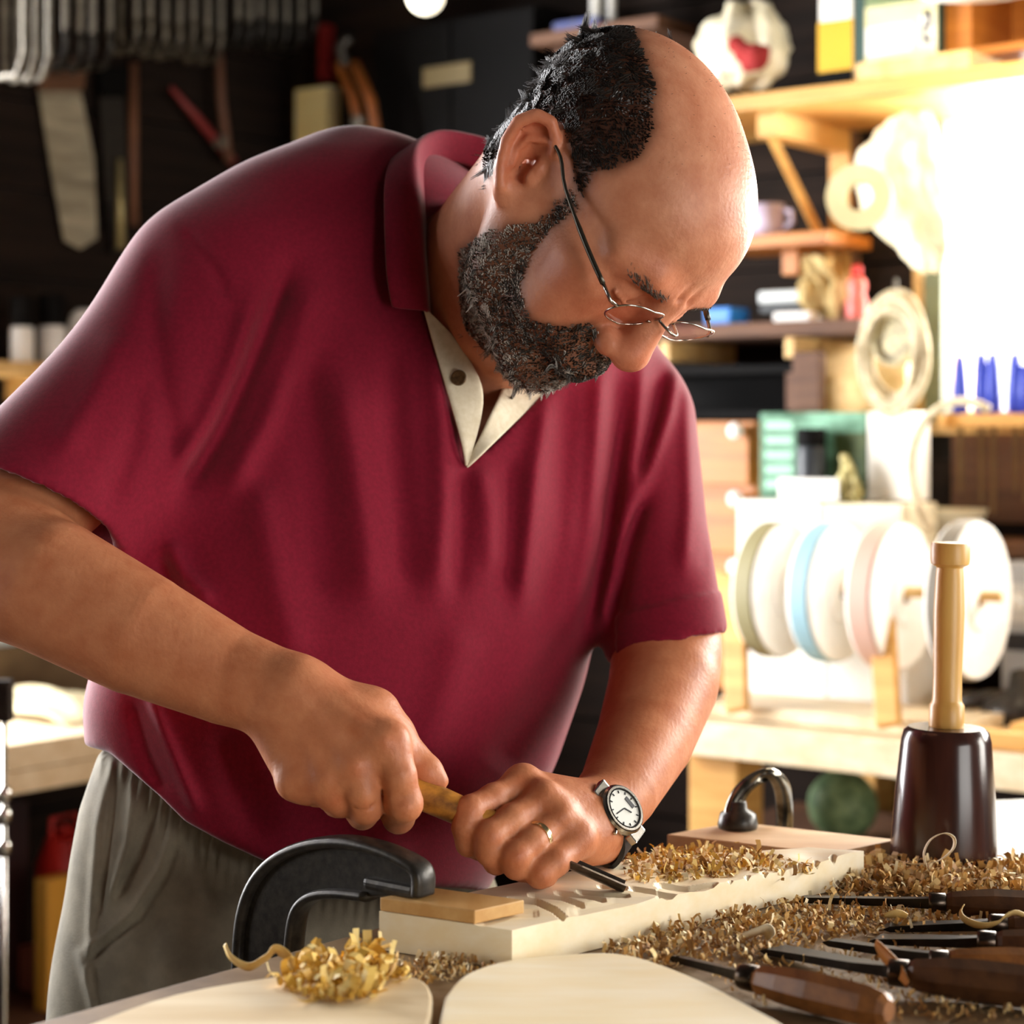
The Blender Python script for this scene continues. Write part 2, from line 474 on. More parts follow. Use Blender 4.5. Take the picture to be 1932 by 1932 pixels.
for a, b in (((590, 1312, 1.3555), (722, 1398, 1.3365)), ((575, 1330, 1.3525), (668, 1442, 1.3345)), ((556, 1346, 1.3545), (614, 1470, 1.3380))):   # tendons
    vol.chain([Pn(*a), Pn(*b)], [.0016, .0034], .007)
for (p, n_) in (((762, 1508, 1.334), 3), ((690, 1516, 1.3385), 3)):      # creases over the finger joints
    for i in range(n_): vol.chain([Pn(p[0] - 13, p[1] - 8 + 8 * i, p[2]), Pn(p[0] + 13, p[1] - 11 + 8 * i, p[2])], [.0007, .0007], .003, 'sub')
thumb = [((590, 1318, 1.385), .024), ((700, 1362, 1.388), .0185), ((742, 1390, 1.388), .0150), ((778, 1432, 1.384), .0118), ((806, 1458, 1.3815), .0112), ((828, 1474, 1.380), .0070)]
vol.chain([Pn(*p) for p, r in thumb], [r for p, r in thumb], .008, kin=.005)
vol.chain([Pn(700, 1350, 1.382), Pn(735, 1400, 1.372)], [.018, .012], .016)

# ---- left arm and hand (guides the blade)
vol.chain([Pn(1200, 800, 1.74), Pn(1255, 1080, 1.66), Pn(1260, 1225, 1.630)], [.034, .035, .036], .03)
vol.chain([Pn(1258, 1215, 1.632), Pn(1252, 1290, 1.600), Pn(1218, 1390, 1.550), Pn(1168, 1490, 1.490), Pn(1122, 1550, 1.455)], [.0385, .0440, .0385, .0305, .0270], .03)
for a, b in (((1098, 1530, 1.424), (1028, 1506, 1.3895)), ((1106, 1548, 1.424), (1060, 1540, 1.383))):
    vol.chain([Pn(*a), Pn(*b)], [.0016, .0034], .007)
ml = [((1120, 1530, 1.450), (990, 1480, 1.418), .0200, .0122), ((1118, 1540, 1.446), (1026, 1512, 1.404), .0200, .0122),
      ((1122, 1556, 1.446), (1054, 1546, 1.398), .0190, .0120), ((1128, 1576, 1.446), (1090, 1586, 1.398), .0185, .0125)]
for a, b, r0, r1 in ml: vol.chain([Pn(*a), Pn(*b)], [r0, r1], .014)
vol.ell(Pn(1082, 1565, 1.425), (.030, .020, .022), .018)
fl = [
 [((990, 1480, 1.418), .0122), ((930, 1506, 1.390), .0098), ((885, 1530, 1.372), .0102), ((878, 1562, 1.368), .0090), ((884, 1592, 1.372), .0085), ((908, 1606, 1.392), .0075)],
 [((1026, 1512, 1.404), .0122), ((966, 1546, 1.376), .0102), ((923, 1578, 1.362), .0104), ((922, 1606, 1.362), .0092), ((936, 1626, 1.372), .0085), ((962, 1618, 1.394), .0075)],
 [((1054, 1546, 1.398), .0120), ((1004, 1588, 1.369), .0100), ((972, 1616, 1.358), .0102), ((974, 1634, 1.362), .0090), ((986, 1640, 1.376), .0082), ((1004, 1626, 1.394), .0075)],
 [((1090, 1586, 1.398), .0125), ((1046, 1626, 1.369), .0104), ((1020, 1648, 1.362), .0098), ((1018, 1654, 1.372), .0080), ((1030, 1652, 1.384), .0075), ((1044, 1642, 1.396), .007)]]
for c in fl: vol.chain([Pn(*p) for p, r in c], [r for p, r in c], .0028, kin=.004)
for (p, r) in (((984, 1473, 1.414), .0110), ((1024, 1504, 1.398), .0108), ((1056, 1538, 1.392), .0105), ((1092, 1578, 1.391), .0108)):
    vol.ell(Pn(*p), (r, r, r), .010)
vol.chain([Pn(1100, 1560, 1.455), Pn(1040, 1560, 1.435), Pn(985, 1552, 1.418), Pn(930, 1540, 1.410)], [.019, .015, .0115, .009], .008)

V, F = vol.nets(); V = relax(V, F, 1, .5)
sv = np.einsum('ij,ij->i', V[F[:, 0]], np.cross(V[F[:, 1]], V[F[:, 2]])).sum()
if sv < 0: F = F[:, ::-1]
NRM = vnormals(V, F)
del vol
# skin tone: redder nose, ears, cheeks and knuckles
Q = ((V - HO) @ HB) / HS
tint = np.ones((len(V), 3))
def blush(w, c):
    global tint
    w = np.clip(w, 0, 1)[:, None]; tint = tint * (1 - w) + tint * w * np.array(c)
def hblob(c, r): return np.exp(-(((Q - np.array(c)) / np.array(r)) ** 2).sum(1))
blush(.8 * hblob((.118, 0, -.02), (.02, .025, .02)), (.98, .72, .66))
for s in (-1, 1):
    blush(.9 * hblob((.065, s * .045, -.02), (.035, .03, .025)), (.94, .66, .58))
    blush(.9 * hblob((-.015, s * .09, .01), (.03, .016, .04)), (.98, .68, .60))
    blush(.7 * hblob((.09, s * .03, .03), (.03, .03, .02)), (.94, .70, .62))
headw = np.clip(1 - np.linalg.norm(Q / np.array([.14, .11, .16]), axis=1) ** 6, 0, 1)
neckw = np.exp(-((np.linalg.norm(V - Pn(860, 480, 1.56), axis=1) / .085) ** 2)) * (1 - headw)
blush(.8 * neckw, (.86, .66, .60))
armw = 1.0 * (V[:, 2] < 1.26)
blush(armw * .85, (.90, .79, .64))
uu, vv = proj(V)
kn = np.zeros(len(V))
for p in ((765, 1520), (690, 1525), (640, 1512), (672, 1455), (730, 1405), (885, 1530), (925, 1580), (972, 1615), (1020, 1648), (984, 1478)):
    kn = np.maximum(kn, np.exp(-(((uu - p[0]) ** 2 + (vv - p[1]) ** 2) / 18 ** 2)))
blush(.5 * kn, (1.0, .80, .74))
body = link_mesh('body', np_mesh('body', V, F, tint), M_SKIN, person)
tag(body, 'tanned bare skin of head, neck, forearms and hands')

# ---- hair and beard: curled strands rooted on the skin
def strands(name, roots, dirs, nrm, length, radius, curl, freq, lift, cols, rings=6, droop=0.0, ph=None):
    n = len(roots); t = np.linspace(0, 1, rings)
    a = np.cross(dirs, nrm); a /= np.maximum(np.linalg.norm(a, axis=1), 1e-9)[:, None]
    ph = (rng.uniform(0, 6.28, n) if ph is None else ph + rng.normal(0, .35, n)); L_ = length * rng.uniform(.55, 1.25, n); fr_ = freq * rng.uniform(.6, 1.5, n)
    pts = np.zeros((n, rings, 3))
    for i, q in enumerate(t):
        ang = ph + fr_ * q * 6.28
        amp = curl * q ** .6 * rng.uniform(.8, 1.2, n)
        pts[:, i] = (roots - nrm * .0012 + dirs * (L_ * q)[:, None] + nrm * (lift * np.sin(q * 2.2))[..., None]
                     + a * (amp * (np.sin(ang) - np.sin(ph)))[:, None] + nrm * (np.abs(amp) * (1 + np.cos(ang)) * .5)[:, None])
        pts[:, i, 2] -= droop * q * q
    T = np.gradient(pts, axis=1); T /= np.maximum(np.linalg.norm(T, axis=2), 1e-9)[..., None]
    b1 = np.cross(T, nrm[:, None, :]); b1 /= np.maximum(np.linalg.norm(b1, axis=2), 1e-9)[..., None]; b2 = np.cross(T, b1)
    rad = radius * (1 - .75 * t ** 2)[None, :, None]
    vs = np.stack([pts + rad * (b1 * math.cos(k * 2.0944) + b2 * math.sin(k * 2.0944)) for k in range(3)], 2)   # n, rings, 3, xyz
    base = (np.arange(n) * rings * 3)[:, None, None]
    i = np.arange(rings - 1)[None, :, None] * 3; k = np.arange(3)[None, None, :]
    q0 = base + i + k; q1 = base + i + (k + 1) % 3
    fs = np.stack([q0, q1, q1 + 3, q0 + 3], -1).reshape(-1, 4)
    me = np_mesh(name, vs.reshape(-1, 3), fs, np.repeat(cols, rings * 3, 0))
    return link_mesh(name, me, M_STRAND, person)
def locks(name, p, nn, gi, glen, wave, wfreq, lift, clump, radius, cols, dirs, rings=9, curve=.09, seed=5):
    """strands gathered into wavy locks: gi picks the guide of every lock among the roots"""
    from mathutils.kdtree import KDTree
    r_ = np.random.default_rng(seed); t_ = KDTree(len(gi))
    for i, j in enumerate(gi): t_.insert(p[j], i)
    t_.balance(); own = np.array([t_.find(q)[1] for q in p])
    G0, GN, GD = p[gi], nn[gi], dirs[gi]; m_ = len(gi); A_ = np.cross(GD, GN); A_ /= np.maximum(np.linalg.norm(A_, axis=1), 1e-9)[:, None]
    L_ = (glen[gi] if np.ndim(glen) else np.full(m_, glen)) * r_.uniform(.75, 1.25, m_); ph = r_.uniform(0, 6.28, m_); fr_ = wfreq * r_.uniform(.7, 1.3, m_)
    lf = lift * r_.uniform(.4, 1.15, m_); wv = wave * r_.uniform(.6, 1.4, m_); sg = np.where(r_.uniform(0, 1, m_) < .5, -1, 1)
    n = len(p); pts = np.zeros((n, rings, 3)); off = r_.normal(0, .0011, (n, 3)); ls = r_.uniform(.75, 1.08, n); ph2 = r_.normal(0, .25, n)
    for i in range(rings):
        q = i / (rings - 1) * ls; o = own; an = fr_[o] * q * 6.28
        d = (GD[o] * (L_[o] * q)[:, None] + GN[o] * (lf[o] * np.sin(q * 1.9) - (L_[o] * q) ** 2 / (2 * curve))[:, None]
             + A_[o] * (wv[o] * sg[o] * (np.sin(an + ph[o] + ph2) - np.sin(ph[o] + ph2)) * np.sqrt(q + 1e-6))[:, None] + GN[o] * (wv[o] * .7 * (1 - np.cos(an)) * np.sqrt(q + 1e-6))[:, None])
        c = (clump * np.clip(q * 1.6, 0, 1) ** .8)[:, None]
        pts[:, i] = (p - nn * .001 + d) * (1 - c) + (G0[o] + d + off) * c
    T = np.gradient(pts, axis=1); T /= np.maximum(np.linalg.norm(T, axis=2), 1e-9)[..., None]
    b1 = np.cross(T, nn[:, None, :]); b1 /= np.maximum(np.linalg.norm(b1, axis=2), 1e-9)[..., None]; b2 = np.cross(T, b1)
    rad = radius * (1 - .7 * np.linspace(0, 1, rings) ** 2)[None, :, None]
    vs = np.stack([pts + rad * (b1 * math.cos(k * 2.0944) + b2 * math.sin(k * 2.0944)) for k in range(3)], 2)
    base = (np.arange(n) * rings * 3)[:, None, None]; i = np.arange(rings - 1)[None, :, None] * 3; k = np.arange(3)[None, None, :]
    q0 = base + i + k; q1 = base + i + (k + 1) % 3
    me = np_mesh(name, vs.reshape(-1, 3), np.stack([q0, q1, q1 + 3, q0 + 3], -1).reshape(-1, 4), np.repeat(cols(own, m_), rings * 3, 0))
    return link_mesh(name, me, M_STRAND, person)
def sample(mask, n):
    fm = mask[F].all(1); f = F[fm]
    ar = np.linalg.norm(np.cross(V[f[:, 2]] - V[f[:, 0]], V[f[:, 3]] - V[f[:, 1]]), axis=1)
    k = rng.choice(len(f), n, p=ar / ar.sum()); w = rng.dirichlet((1, 1, 1, 1), n)
    p = (V[f[k]] * w[..., None]).sum(1); nn = NRM[f[k, 0]]
    return p, nn
# the hairline is drawn on the near side and mirrored across the head
Qm = Q.copy(); Qm[:, 1] = -np.abs(Qm[:, 1])
mu, mv = proj(HO + HS * (Qm @ HB.T))
head_near = np.linalg.norm(Q / np.array([.135, .105, .15]), axis=1) < 1.0
HAIR = [(1082, 345), (1100, 385), (1120, 330), (1165, 322), (1210, 300), (1240, 240), (1240, 150), (1195, 40), (1000, 0), (860, 180), (880, 330), (945, 330), (960, 270), (1005, 222), (1060, 238), (1078, 290)]
BEARD = [(1078, 345), (1104, 345), (1095, 400), (1046, 432), (1006, 480), (985, 545), (1002, 600), (1060, 612), (1120, 605), (1150, 640), (1175, 680), (1120, 760), (960, 760), (870, 620), (862, 470), (930, 425), (1010, 415), (1060, 380)]
ear = np.zeros(len(V), bool)
ear = (np.abs(Q[:, 1]) > np.where(Q[:, 2] < .010, .0735, .0785)) & (Q[:, 0] < .012) & (Q[:, 2] < .045) & (Q[:, 2] > -.045) & (Q[:, 0] > -.05)
hm = in_poly(mu, mv, HAIR) & head_near & ~ear & (Q[:, 2] > -.05)
bmk = in_poly(mu, mv, BEARD) & head_near & ~ear & (Q[:, 2] < .02) & (Q[:, 0] < np.where(Q[:, 2] < -.042, .125, .108)) & ~((Q[:, 0] > .098) & (Q[:, 2] > -.042))
# scalp under the hair is darkened
def paint(o, mask, c, w):
    at = o.data.color_attributes['tint']; n = len(V); buf = np.zeros(n * 4, np.float32); at.data.foreach_get('color', buf)
    buf = buf.reshape(-1, 4); ww = (mask * w)[:, None]; buf[:, :3] = buf[:, :3] * (1 - ww) + np.array(c) * ww
    at.data.foreach_set('color', buf.ravel())
hmf = relax(np.repeat(hm[:, None].astype(float), 3, 1), F, 14)[:, 0]; bmf = relax(np.repeat(bmk[:, None].astype(float), 3, 1), F, 12)[:, 0]
paint(body, hmf, (.05, .035, .03), .92); paint(body, bmf, (.15, .135, .13), .8)

def lock_phase(p, fr_, sd):
    r_ = np.random.default_rng(sd); k = r_.normal(0, fr_, (6, 3)); o = r_.uniform(0, 6.28, 6)
    return np.sin(p @ k.T + o).sum(1) * 2.2
edge = lambda m_: relax(np.repeat(m_[:, None].astype(float), 3, 1), F, 10)[:, 0]
def thin(p, nn, m_):
    """thin out towards the border of a mask"""
    kd = edge(m_); from mathutils.kdtree import KDTree
    ix = np.where(m_)[0][::3]; t_ = KDTree(len(ix))
    for i, j in enumerate(ix): t_.insert(V[j], i)
    t_.balance(); w = np.array([kd[ix[t_.find(q)[1]]] for q in p]); k = rng.uniform(0, 1, len(p)) < np.clip((w - .35) * 1.8, .05, 1)
    return p[k], nn[k]
p, nn = thin(*sample(hm, 24000), hm)
q = ((p - HO) @ HB) / HS
dr = np.tile(-HF * .55 - HU * .60, (len(p), 1)) + rng.normal(0, .16, p.shape)
dr += np.stack([np.sin(lock_phase(p, 90, 31 + i)) for i in range(3)], 1) * .55
side = q[:, 0] > -.02
dr[side] = dr[side] * .35 + (-HF * .85 - HU * .15)
dr -= nn * (dr * nn).sum(1)[:, None]; dr /= np.linalg.norm(dr, axis=1)[:, None]
grey = np.clip(.10 + .80 * np.exp(-((q[:, 2] + .02) / .03) ** 2) * (q[:, 0] < -.005) + .20 * (q[:, 0] < -.06), 0, 1)
gi = rng.choice(len(p), 520, replace=False)
def hcol(own, m_):
    lg = rng.uniform(0, 1, m_)[own] * .75 + rng.uniform(0, 1, len(own)) * .25
    dk = np.stack([rng.uniform(.014, .050, len(own))] * 3, 1) * np.array([1.2, .92, .75]); lt = np.stack([rng.uniform(.22, .55, len(own))] * 3, 1)
    return np.where((lg < grey)[:, None], lt, dk)
locks('hair', p, nn, gi, np.where(side, .024, .034), .0046, .75, .0095, .80, .00042, hcol, dr, curve=.22)
# thin wisps on the bald crown
crown = head_near & ~hm & (Q[:, 2] > .07) & (Q[:, 0] < .05)
p, nn = sample(crown, 150)
dr = -HF + rng.normal(0, .5, p.shape); dr -= nn * (dr * nn).sum(1)[:, None]; dr /= np.linalg.norm(dr, axis=1)[:, None]
strands('crown_wisps', p, dr, nn, .013, .00011, .003, .8, .007, np.full((len(p), 3), .08), rings=6)
p, nn = thin(*sample(bmk, 21000), bmk)
q = ((p - HO) @ HB) / HS
dr = np.tile(HF * .35 - HU * 1.0, (len(p), 1)) + rng.normal(0, .3, p.shape) + np.stack([np.sin(lock_phase(p, 110, 51 + i)) for i in range(3)], 1) * .35
dr -= nn * (dr * nn).sum(1)[:, None] * .8; dr /= np.linalg.norm(dr, axis=1)[:, None]
grey = np.clip(.32 + .50 * np.exp(-(((q[:, 0] - .01) / .03) ** 2 + ((q[:, 2] + .05) / .035) ** 2)) + .45 * np.exp(-((q[:, 2] + .110) / .025) ** 2), 0, 1)
def bcol(own, m_):
    lg = rng.uniform(0, 1, m_)[own] * .5 + rng.uniform(0, 1, len(own)) * .5
    dk = np.stack([rng.uniform(.04, .14, len(own))] * 3, 1) * np.array([1.06, .96, .85]); lt = np.stack([rng.uniform(.26, .58, len(own))] * 3, 1) * np.array([1.05, .95, .84])
    return np.where((lg < grey)[:, None], lt, dk)
gi = rng.choice(len(p), 1300, replace=False)
ln = np.where(q[:, 2] < -.08, .0145, .0125) * np.where((q[:, 0] < .03) & (q[:, 2] > -.05), .75, 1)
locks('beard', p, nn, gi, ln, .0026, .8, .0062, .70, .00042, bcol, dr, rings=7, curve=.14, seed=8)
# eyebrows
for s in (-1, 1):
    m_ = (np.linalg.norm((Q - np.array([.092, s * .032, .026])) / np.array([.03, .022, .0055]), axis=1) < 1) & (Q[:, 0] > .06)
    p, nn = sample(m_, 170)
    dr = HL * s * .9 + HU * .1 - HF * .2 + rng.normal(0, .25, p.shape); dr -= nn * (dr * nn).sum(1)[:, None]; dr /= np.linalg.norm(dr, axis=1)[:, None]
    strands('eyebrow', p, dr, nn, .009, .0003, .001, .5, .002, np.stack([rng.uniform(.06, .18, len(p))] * 3, 1) * np.array([1.2, .95, .75]), rings=5)

# ---- polo shirt
SH_LO, SH_HI = (-.47, 1.36, .90), (.23, 1.88, 1.585)
sv_ = Vol(SH_LO, SH_HI, 0.0034)
rows = [  # v, u left, u right, depth of the centre, half depth
 (1760, 330, 900, 1.640, .135), (1680, 290, 925, 1.640, .145), (1560, 235, 1000, 1.640, .155), (1450, 203, 1055, 1.640, .162), (1300, 196, 1108, 1.640, .165),
 (1150, 232, 1142, 1.645, .160), (1000, 292, 1172, 1.655, .150), (850, 322, 1212, 1.670, .140), (700, 335, 1262, 1.685, .132),
 (620, 345, 1240, 1.690, .126), (540, 360, 1170, 1.692, .120), (450, 385, 1060, 1.695, .112), (400, 415, 990, 1.700, .102), (350, 455, 930, 1.700, .090), (315, 515, 880, 1.705, .075), (290, 590, 850, 1.705, .058), (272, 650, 820, 1.71, .042)]
zz = []; tab = []
for v, ul, ur, d, hd in rows:
    a = Pn(ul, v, d); b = Pn(ur, v, d); zz.append(a[2]); tab.append(((a[0] + b[0]) / 2, (b[0] - a[0]) / 2, d, hd))
zz = np.array(zz); tab = np.array(tab)
S, X, Y, Z = sv_.sl(SH_LO, SH_HI, 0)
zi = Z.ravel()
def smooth_interp(c):
    f_ = np.interp(np.linspace(zz[0] - .1, zz[-1] + .05, 400), zz, tab[:, c]); k = np.ones(11) / 11
    f_ = np.convolve(np.pad(f_, 5, mode='edge'), k, 'valid'); return np.interp(zi, np.linspace(zz[0] - .1, zz[-1] + .05, 400), f_)[None, None, :]
xc, hw, dc, hd = [smooth_interp(c) for c in range(4)]
SHEAR = .30
qx = np.abs(X - xc) / hw; qy = np.abs(Y - dc - SHEAR * (X - xc)) / hd
r_ = (qx ** 2.3 + qy ** 2.3) ** (1 / 2.3)
d_ = (r_ - 1) * np.minimum(hw, hd) * .85
d_ = -smin(-d_, -(Z - (zz[-1] + .001)), .03)
sv_.D[S] = d_.astype(np.float32); del qx, qy, r_, d_
# shoulders and sleeves
sv_.chain([Pn(640, 430, 1.67), Pn(432, 560, 1.62)], [.070, .066], .06)
def sleeve(pts, rad, pt, nrm_, k, inner):
    """a tube cut square at the hem and hollow behind it, joined to the body of the shirt"""
    pts = np.array(pts); R_ = max(rad)
    S, X, Y, Z = sv_.sl(pts.min(0) - R_, pts.max(0) + R_, k + .01); d = None; di = None
    for i in range(len(pts) - 1):
        a, b = pts[i], pts[i + 1]; ab = b - a
        t = np.clip(((X - a[0]) * ab[0] + (Y - a[1]) * ab[1] + (Z - a[2]) * ab[2]) / (ab @ ab), 0, 1)
        q = np.sqrt((X - a[0] - t * ab[0]) ** 2 + (Y - a[1] - t * ab[1]) ** 2 + (Z - a[2] - t * ab[2]) ** 2); r_ = rad[i] + (rad[i + 1] - rad[i]) * t
        d = q - r_ if d is None else np.minimum(d, q - r_); di = q - r_ + .006 if di is None else np.minimum(di, q - r_ + .006)
    h_ = (X - pt[0]) * nrm_[0] + (Y - pt[1]) * nrm_[1] + (Z - pt[2]) * nrm_[2]
    d = np.maximum(d, h_); hollow = np.maximum(di, -(h_ + inner))
    D = np.maximum(smin(sv_.D[S], d.astype(np.float32), k), np.where(h_ > -inner, -hollow, -1))
    sv_.D[S] = np.where((h_ > -inner) & (sv_.D[S] < -.004), np.minimum(D, sv_.D[S]), D).astype(np.float32)
sa, sb = Pn(405, 585, 1.60), Pn(52, 975, 1.48)
nr = Pn(120, 1000, 1.49) - Pn(230, 780, 1.53); nr = nr / np.linalg.norm(nr); hem_r = Pn(100, 985, 1.49)
sleeve([sa, (sa + sb) / 2, sb, sb + (sb - sa) * .3], [.067, .069, .0725, .074], hem_r, nr, .06, .035)
ta, tb = Pn(1205, 800, 1.730), Pn(1259, 1215, 1.628)
cuff = (tb - ta) / np.linalg.norm(tb - ta)
nl = np.array([-.06, -.16, -.98]); nl /= np.linalg.norm(nl); hem_l = Pn(1256, 1222, 1.628)
nl = nl + np.array([.30, 0, 0]); nl /= np.linalg.norm(nl)
sleeve([ta, (ta + tb) / 2, tb, tb + (tb - ta) * .25], [.050, .0465, .0490, .050], hem_l, nl, .03, .03)
# shirt tail hem follows the waist
HEM = [(150, 1405), (205, 1418), (300, 1500), (350, 1550), (420, 1588), (500, 1625), (700, 1668), (870, 1676), (1000, 1690)]
S, X, Y, Z = sv_.sl(SH_LO, SH_HI, 0)
hu = CU + FPX * X / Y; hv = np.interp(hu, [a for a, b in HEM], [b for a, b in HEM])
hz = CAMZ - (hv - CV) / FPX * Y
sv_.D = np.maximum(sv_.D, np.where(X < .12, hz - Z, -1)).astype(np.float32)
# open neck: the front is cut away down to the chest, and a hole for the neck
NECKV = [(770, 520), (806, 590), (878, 882), (1044, 728), (1010, 600), (900, 500)]
vv_ = CV - FPX * (Z - CAMZ) / Y
inside = in_poly(hu + 0 * vv_, vv_ + 0 * hu, NECKV)
sv_.D = np.where(inside & (Y < 1.640), np.maximum(sv_.D, .004), sv_.D).astype(np.float32)
del inside, vv_, hu, hv, hz
sv_.chain([Pn(905, 640, 1.655), Pn(935, 470, 1.600), Pn(950, 330, 1.54)], [.068, .064, .064], .004, 'sub')
SV, SF = sv_.nets(); del sv_
SV = relax(SV, SF, 3, .5)
if np.einsum('ij,ij->i', SV[SF[:, 0]], np.cross(SV[SF[:, 1]], SV[SF[:, 2]])).sum() < 0: SF = SF[:, ::-1]
SN = vnormals(SV, SF)
su, sv2 = proj(SV)
FOLDS = [  # polyline, width px, height mm (negative: crease)
 ([(640, 700), (668, 860), (690, 1010), (700, 1140)], 34, 5), ([(735, 640), (745, 800), (760, 960), (770, 1120)], 26, -4),
 ([(815, 640), (835, 800), (838, 960), (825, 1120)], 26, 5), ([(878, 890), (868, 1010), (860, 1120)], 20, -3.5), ([(905, 880), (925, 960), (930, 1080)], 26, 4),
 ([(965, 860), (960, 980), (950, 1120)], 22, -4), ([(1035, 745), (1012, 880), (1000, 1010), (985, 1150)], 20, 5.5),
 ([(1075, 720), (1062, 880), (1050, 1040), (1020, 1180)], 22, -4), ([(1135, 680), (1128, 840), (1118, 1000), (1085, 1180)], 20, 6.5),
 ([(1170, 690), (1162, 840), (1150, 990), (1120, 1150)], 18, -5), ([(1215, 660), (1203, 800), (1188, 930), (1160, 1080), (1120, 1220)], 17, 7),
 ([(1285, 670), (1262, 780), (1225, 880), (1190, 980)], 13, 5.5), ([(1250, 700), (1232, 800), (1205, 900)], 13, -5), ([(1215, 930), (1180, 1050), (1155, 1170)], 15, -8),
 ([(1297, 690), (1298, 830), (1300, 960), (1290, 1080)], 14, 4), ([(1325, 860), (1335, 990), (1330, 1080)], 14, -3),
 ([(545, 500), (490, 640), (420, 800), (345, 930)], 22, -9), ([(480, 560), (440, 700), (390, 810), (330, 890)], 22, 6), ([(600, 520), (560, 660), (500, 800), (420, 940)], 26, 6),
 ([(300, 470), (290, 620), (310, 760), (330, 860)], 26, -4), ([(345, 430), (400, 500), (430, 560)], 12, -2.5), ([(230, 620), (180, 740), (110, 860)], 30, 3), ([(270, 700), (250, 830), (200, 960)], 26, -3.5),
 ([(560, 640), (600, 900), (620, 1150)], 34, -4), ([(480, 900), (520, 1100), (560, 1250)], 36, 4),
 ([(280, 1300), (312, 1390), (345, 1470), (372, 1530)], 13, 6), ([(250, 1320), (275, 1420), (310, 1500)], 15, -5), ([(320, 1020), (345, 1080), (400, 1140)], 18, 6), ([(300, 1060), (330, 1120)], 14, -5),
 ([(420, 1380), (450, 1480), (500, 1580)], 30, -4), ([(620, 1450), (700, 1560), (760, 1640)], 36, 4), ([(1080, 1180), (1010, 1330), (930, 1450)], 40, -6), ([(1120, 1260), (1070, 1390), (1030, 1470)], 24, 5),
 ([(880, 1180), (840, 1330), (800, 1440)], 40, 4)]
disp = np.zeros(len(SV))
front = np.clip(-SN[:, 1] * 2 + .4, 0, 1)
for ln_, w_, h_ in FOLDS:
    dd, tt = seg_dist(su, sv2, ln_)
    disp += h_ * .0016 * np.exp(-(dd / w_) ** 2) * np.clip(np.minimum(tt, 1 - tt) * 6 + .25, 0, 1)
view = SV - np.array([0, 0, CAMZ]); view /= np.linalg.norm(view, axis=1)[:, None]
SV = SV - view * (disp * front)[:, None]
# ribbed cuff band of the far sleeve
tcu = (SV - hem_l) @ nl
band = (tcu > -.034) & (tcu < .01) & (SV[:, 0] > .085) & (SV[:, 2] < 1.2)
ctr = tb + ((SV - tb) @ cuff)[:, None] * cuff
rd = SV - ctr; rd /= np.maximum(np.linalg.norm(rd, axis=1), 1e-9)[:, None]
SV = SV + rd * (band * .0022)[:, None] * ((rd * SN).sum(1) > 0)[:, None]
SV = relax(SV, SF, 1, .4)
shirt = link_mesh('polo_shirt', np_mesh('polo_shirt', SV, SF), M_SHIRT, person)
tag(shirt, 'maroon short sleeved polo shirt with an open neck')
bvh = BVHTree.FromPolygons([tuple(x) for x in SV], [tuple(x) for x in SF])
bvh_body = BVHTree.FromPolygons([tuple(x) for x in V[::1]], [tuple(x) for x in F])
def hit(u, v, tree=bvh, default=1.56):
    o = Vector((0, 0, CAMZ)); d = (P(u, v, 1.0) - o).normalized()
    h = tree.ray_cast(o, d); return h[0].y if h[0] is not None else default

# collar: right leaf lies on the chest, the band stands behind the neck
fold = [(806, 592, 1.560), (800, 520, 1.556), (794, 430, 1.566), (788, 350, 1.585), (786, 292, 1.610), (800, 262, 1.640), (832, 246, 1.668), (880, 250, 1.690), (930, 268, 1.705), (990, 330, 1.72)]
outer = [(738, 580, 1.548), (728, 520, 1.546), (724, 430, 1.560), (724, 350, 1.582), (735, 305, 1.615), (758, 292, 1.655), (800, 300, 1.700), (880, 330, 1.735), (950, 350, 1.745), (1010, 400, 1.75)]
inner = [(812, 600, 1.585), (808, 530, 1.590), (804, 440, 1.600), (800, 370, 1.620), (800, 318, 1.640), (812, 302, 1.662), (840, 304, 1.682), (880, 312, 1.695), (925, 330, 1.705), (985, 380, 1.72)]
cf = [catmull([Pn(*p) for p in c], 6) for c in (outer, fold, inner)]
rows_ = []
for a, b, c in zip(*cf):
    up_ = b + np.array([0, -.003, .002])
    rows_.append([Vector(q) for q in (a, a * .66 + b * .34 + np.array([0, -.004, 0]), a * .3 + b * .7 + np.array([0, -.005, .001]), up_, b * .7 + c * .3, b * .3 + c * .7, c)])
m_ = MB().grid(rows_); collar = m_.build('collar', M_SHIRT, shirt, smooth=True, solid=.0032, sub=1)
# cream placket strips inside the open neck, buttons
def sheet(name, A, Bq, n=14, lift=.004, material=M_CREAM, parent=shirt, thick=.003):
    A = catmull([np.array(p, float) for p in A], 5); Bq = catmull([np.array(p, float) for p in Bq], 5); rows_ = []
    for i in range(n):
        t = i / (n - 1); a = A[min(int(t * (len(A) - 1)), len(A) - 1)]; b = Bq[min(int(t * (len(Bq) - 1)), len(Bq) - 1)]
        rows_.append([P(*(a * (1 - k / 5) + b * (k / 5))[:2], (a * (1 - k / 5) + b * (k / 5))[2]) for k in range(6)])
    return MB().grid(rows_).build(name, material, parent, smooth=True, solid=thick, sub=1)
dv = lambda u, v: hit(u, v)
e1 = dv(785, 640); e2 = dv(850, 860); e3 = dv(880, 900); e4 = dv(1060, 735)
sheet('placket', [(797, 578, e1 + .004), (828, 690, (e1 + e2) / 2 + .004), (868, 830, e2 + .003), (878, 880, e3 - .001)],
      [(812, 590, e1 + .002), (868, 650, e1 + .000), (913, 745, e1 - .002), (882, 880, e3 - .002)])
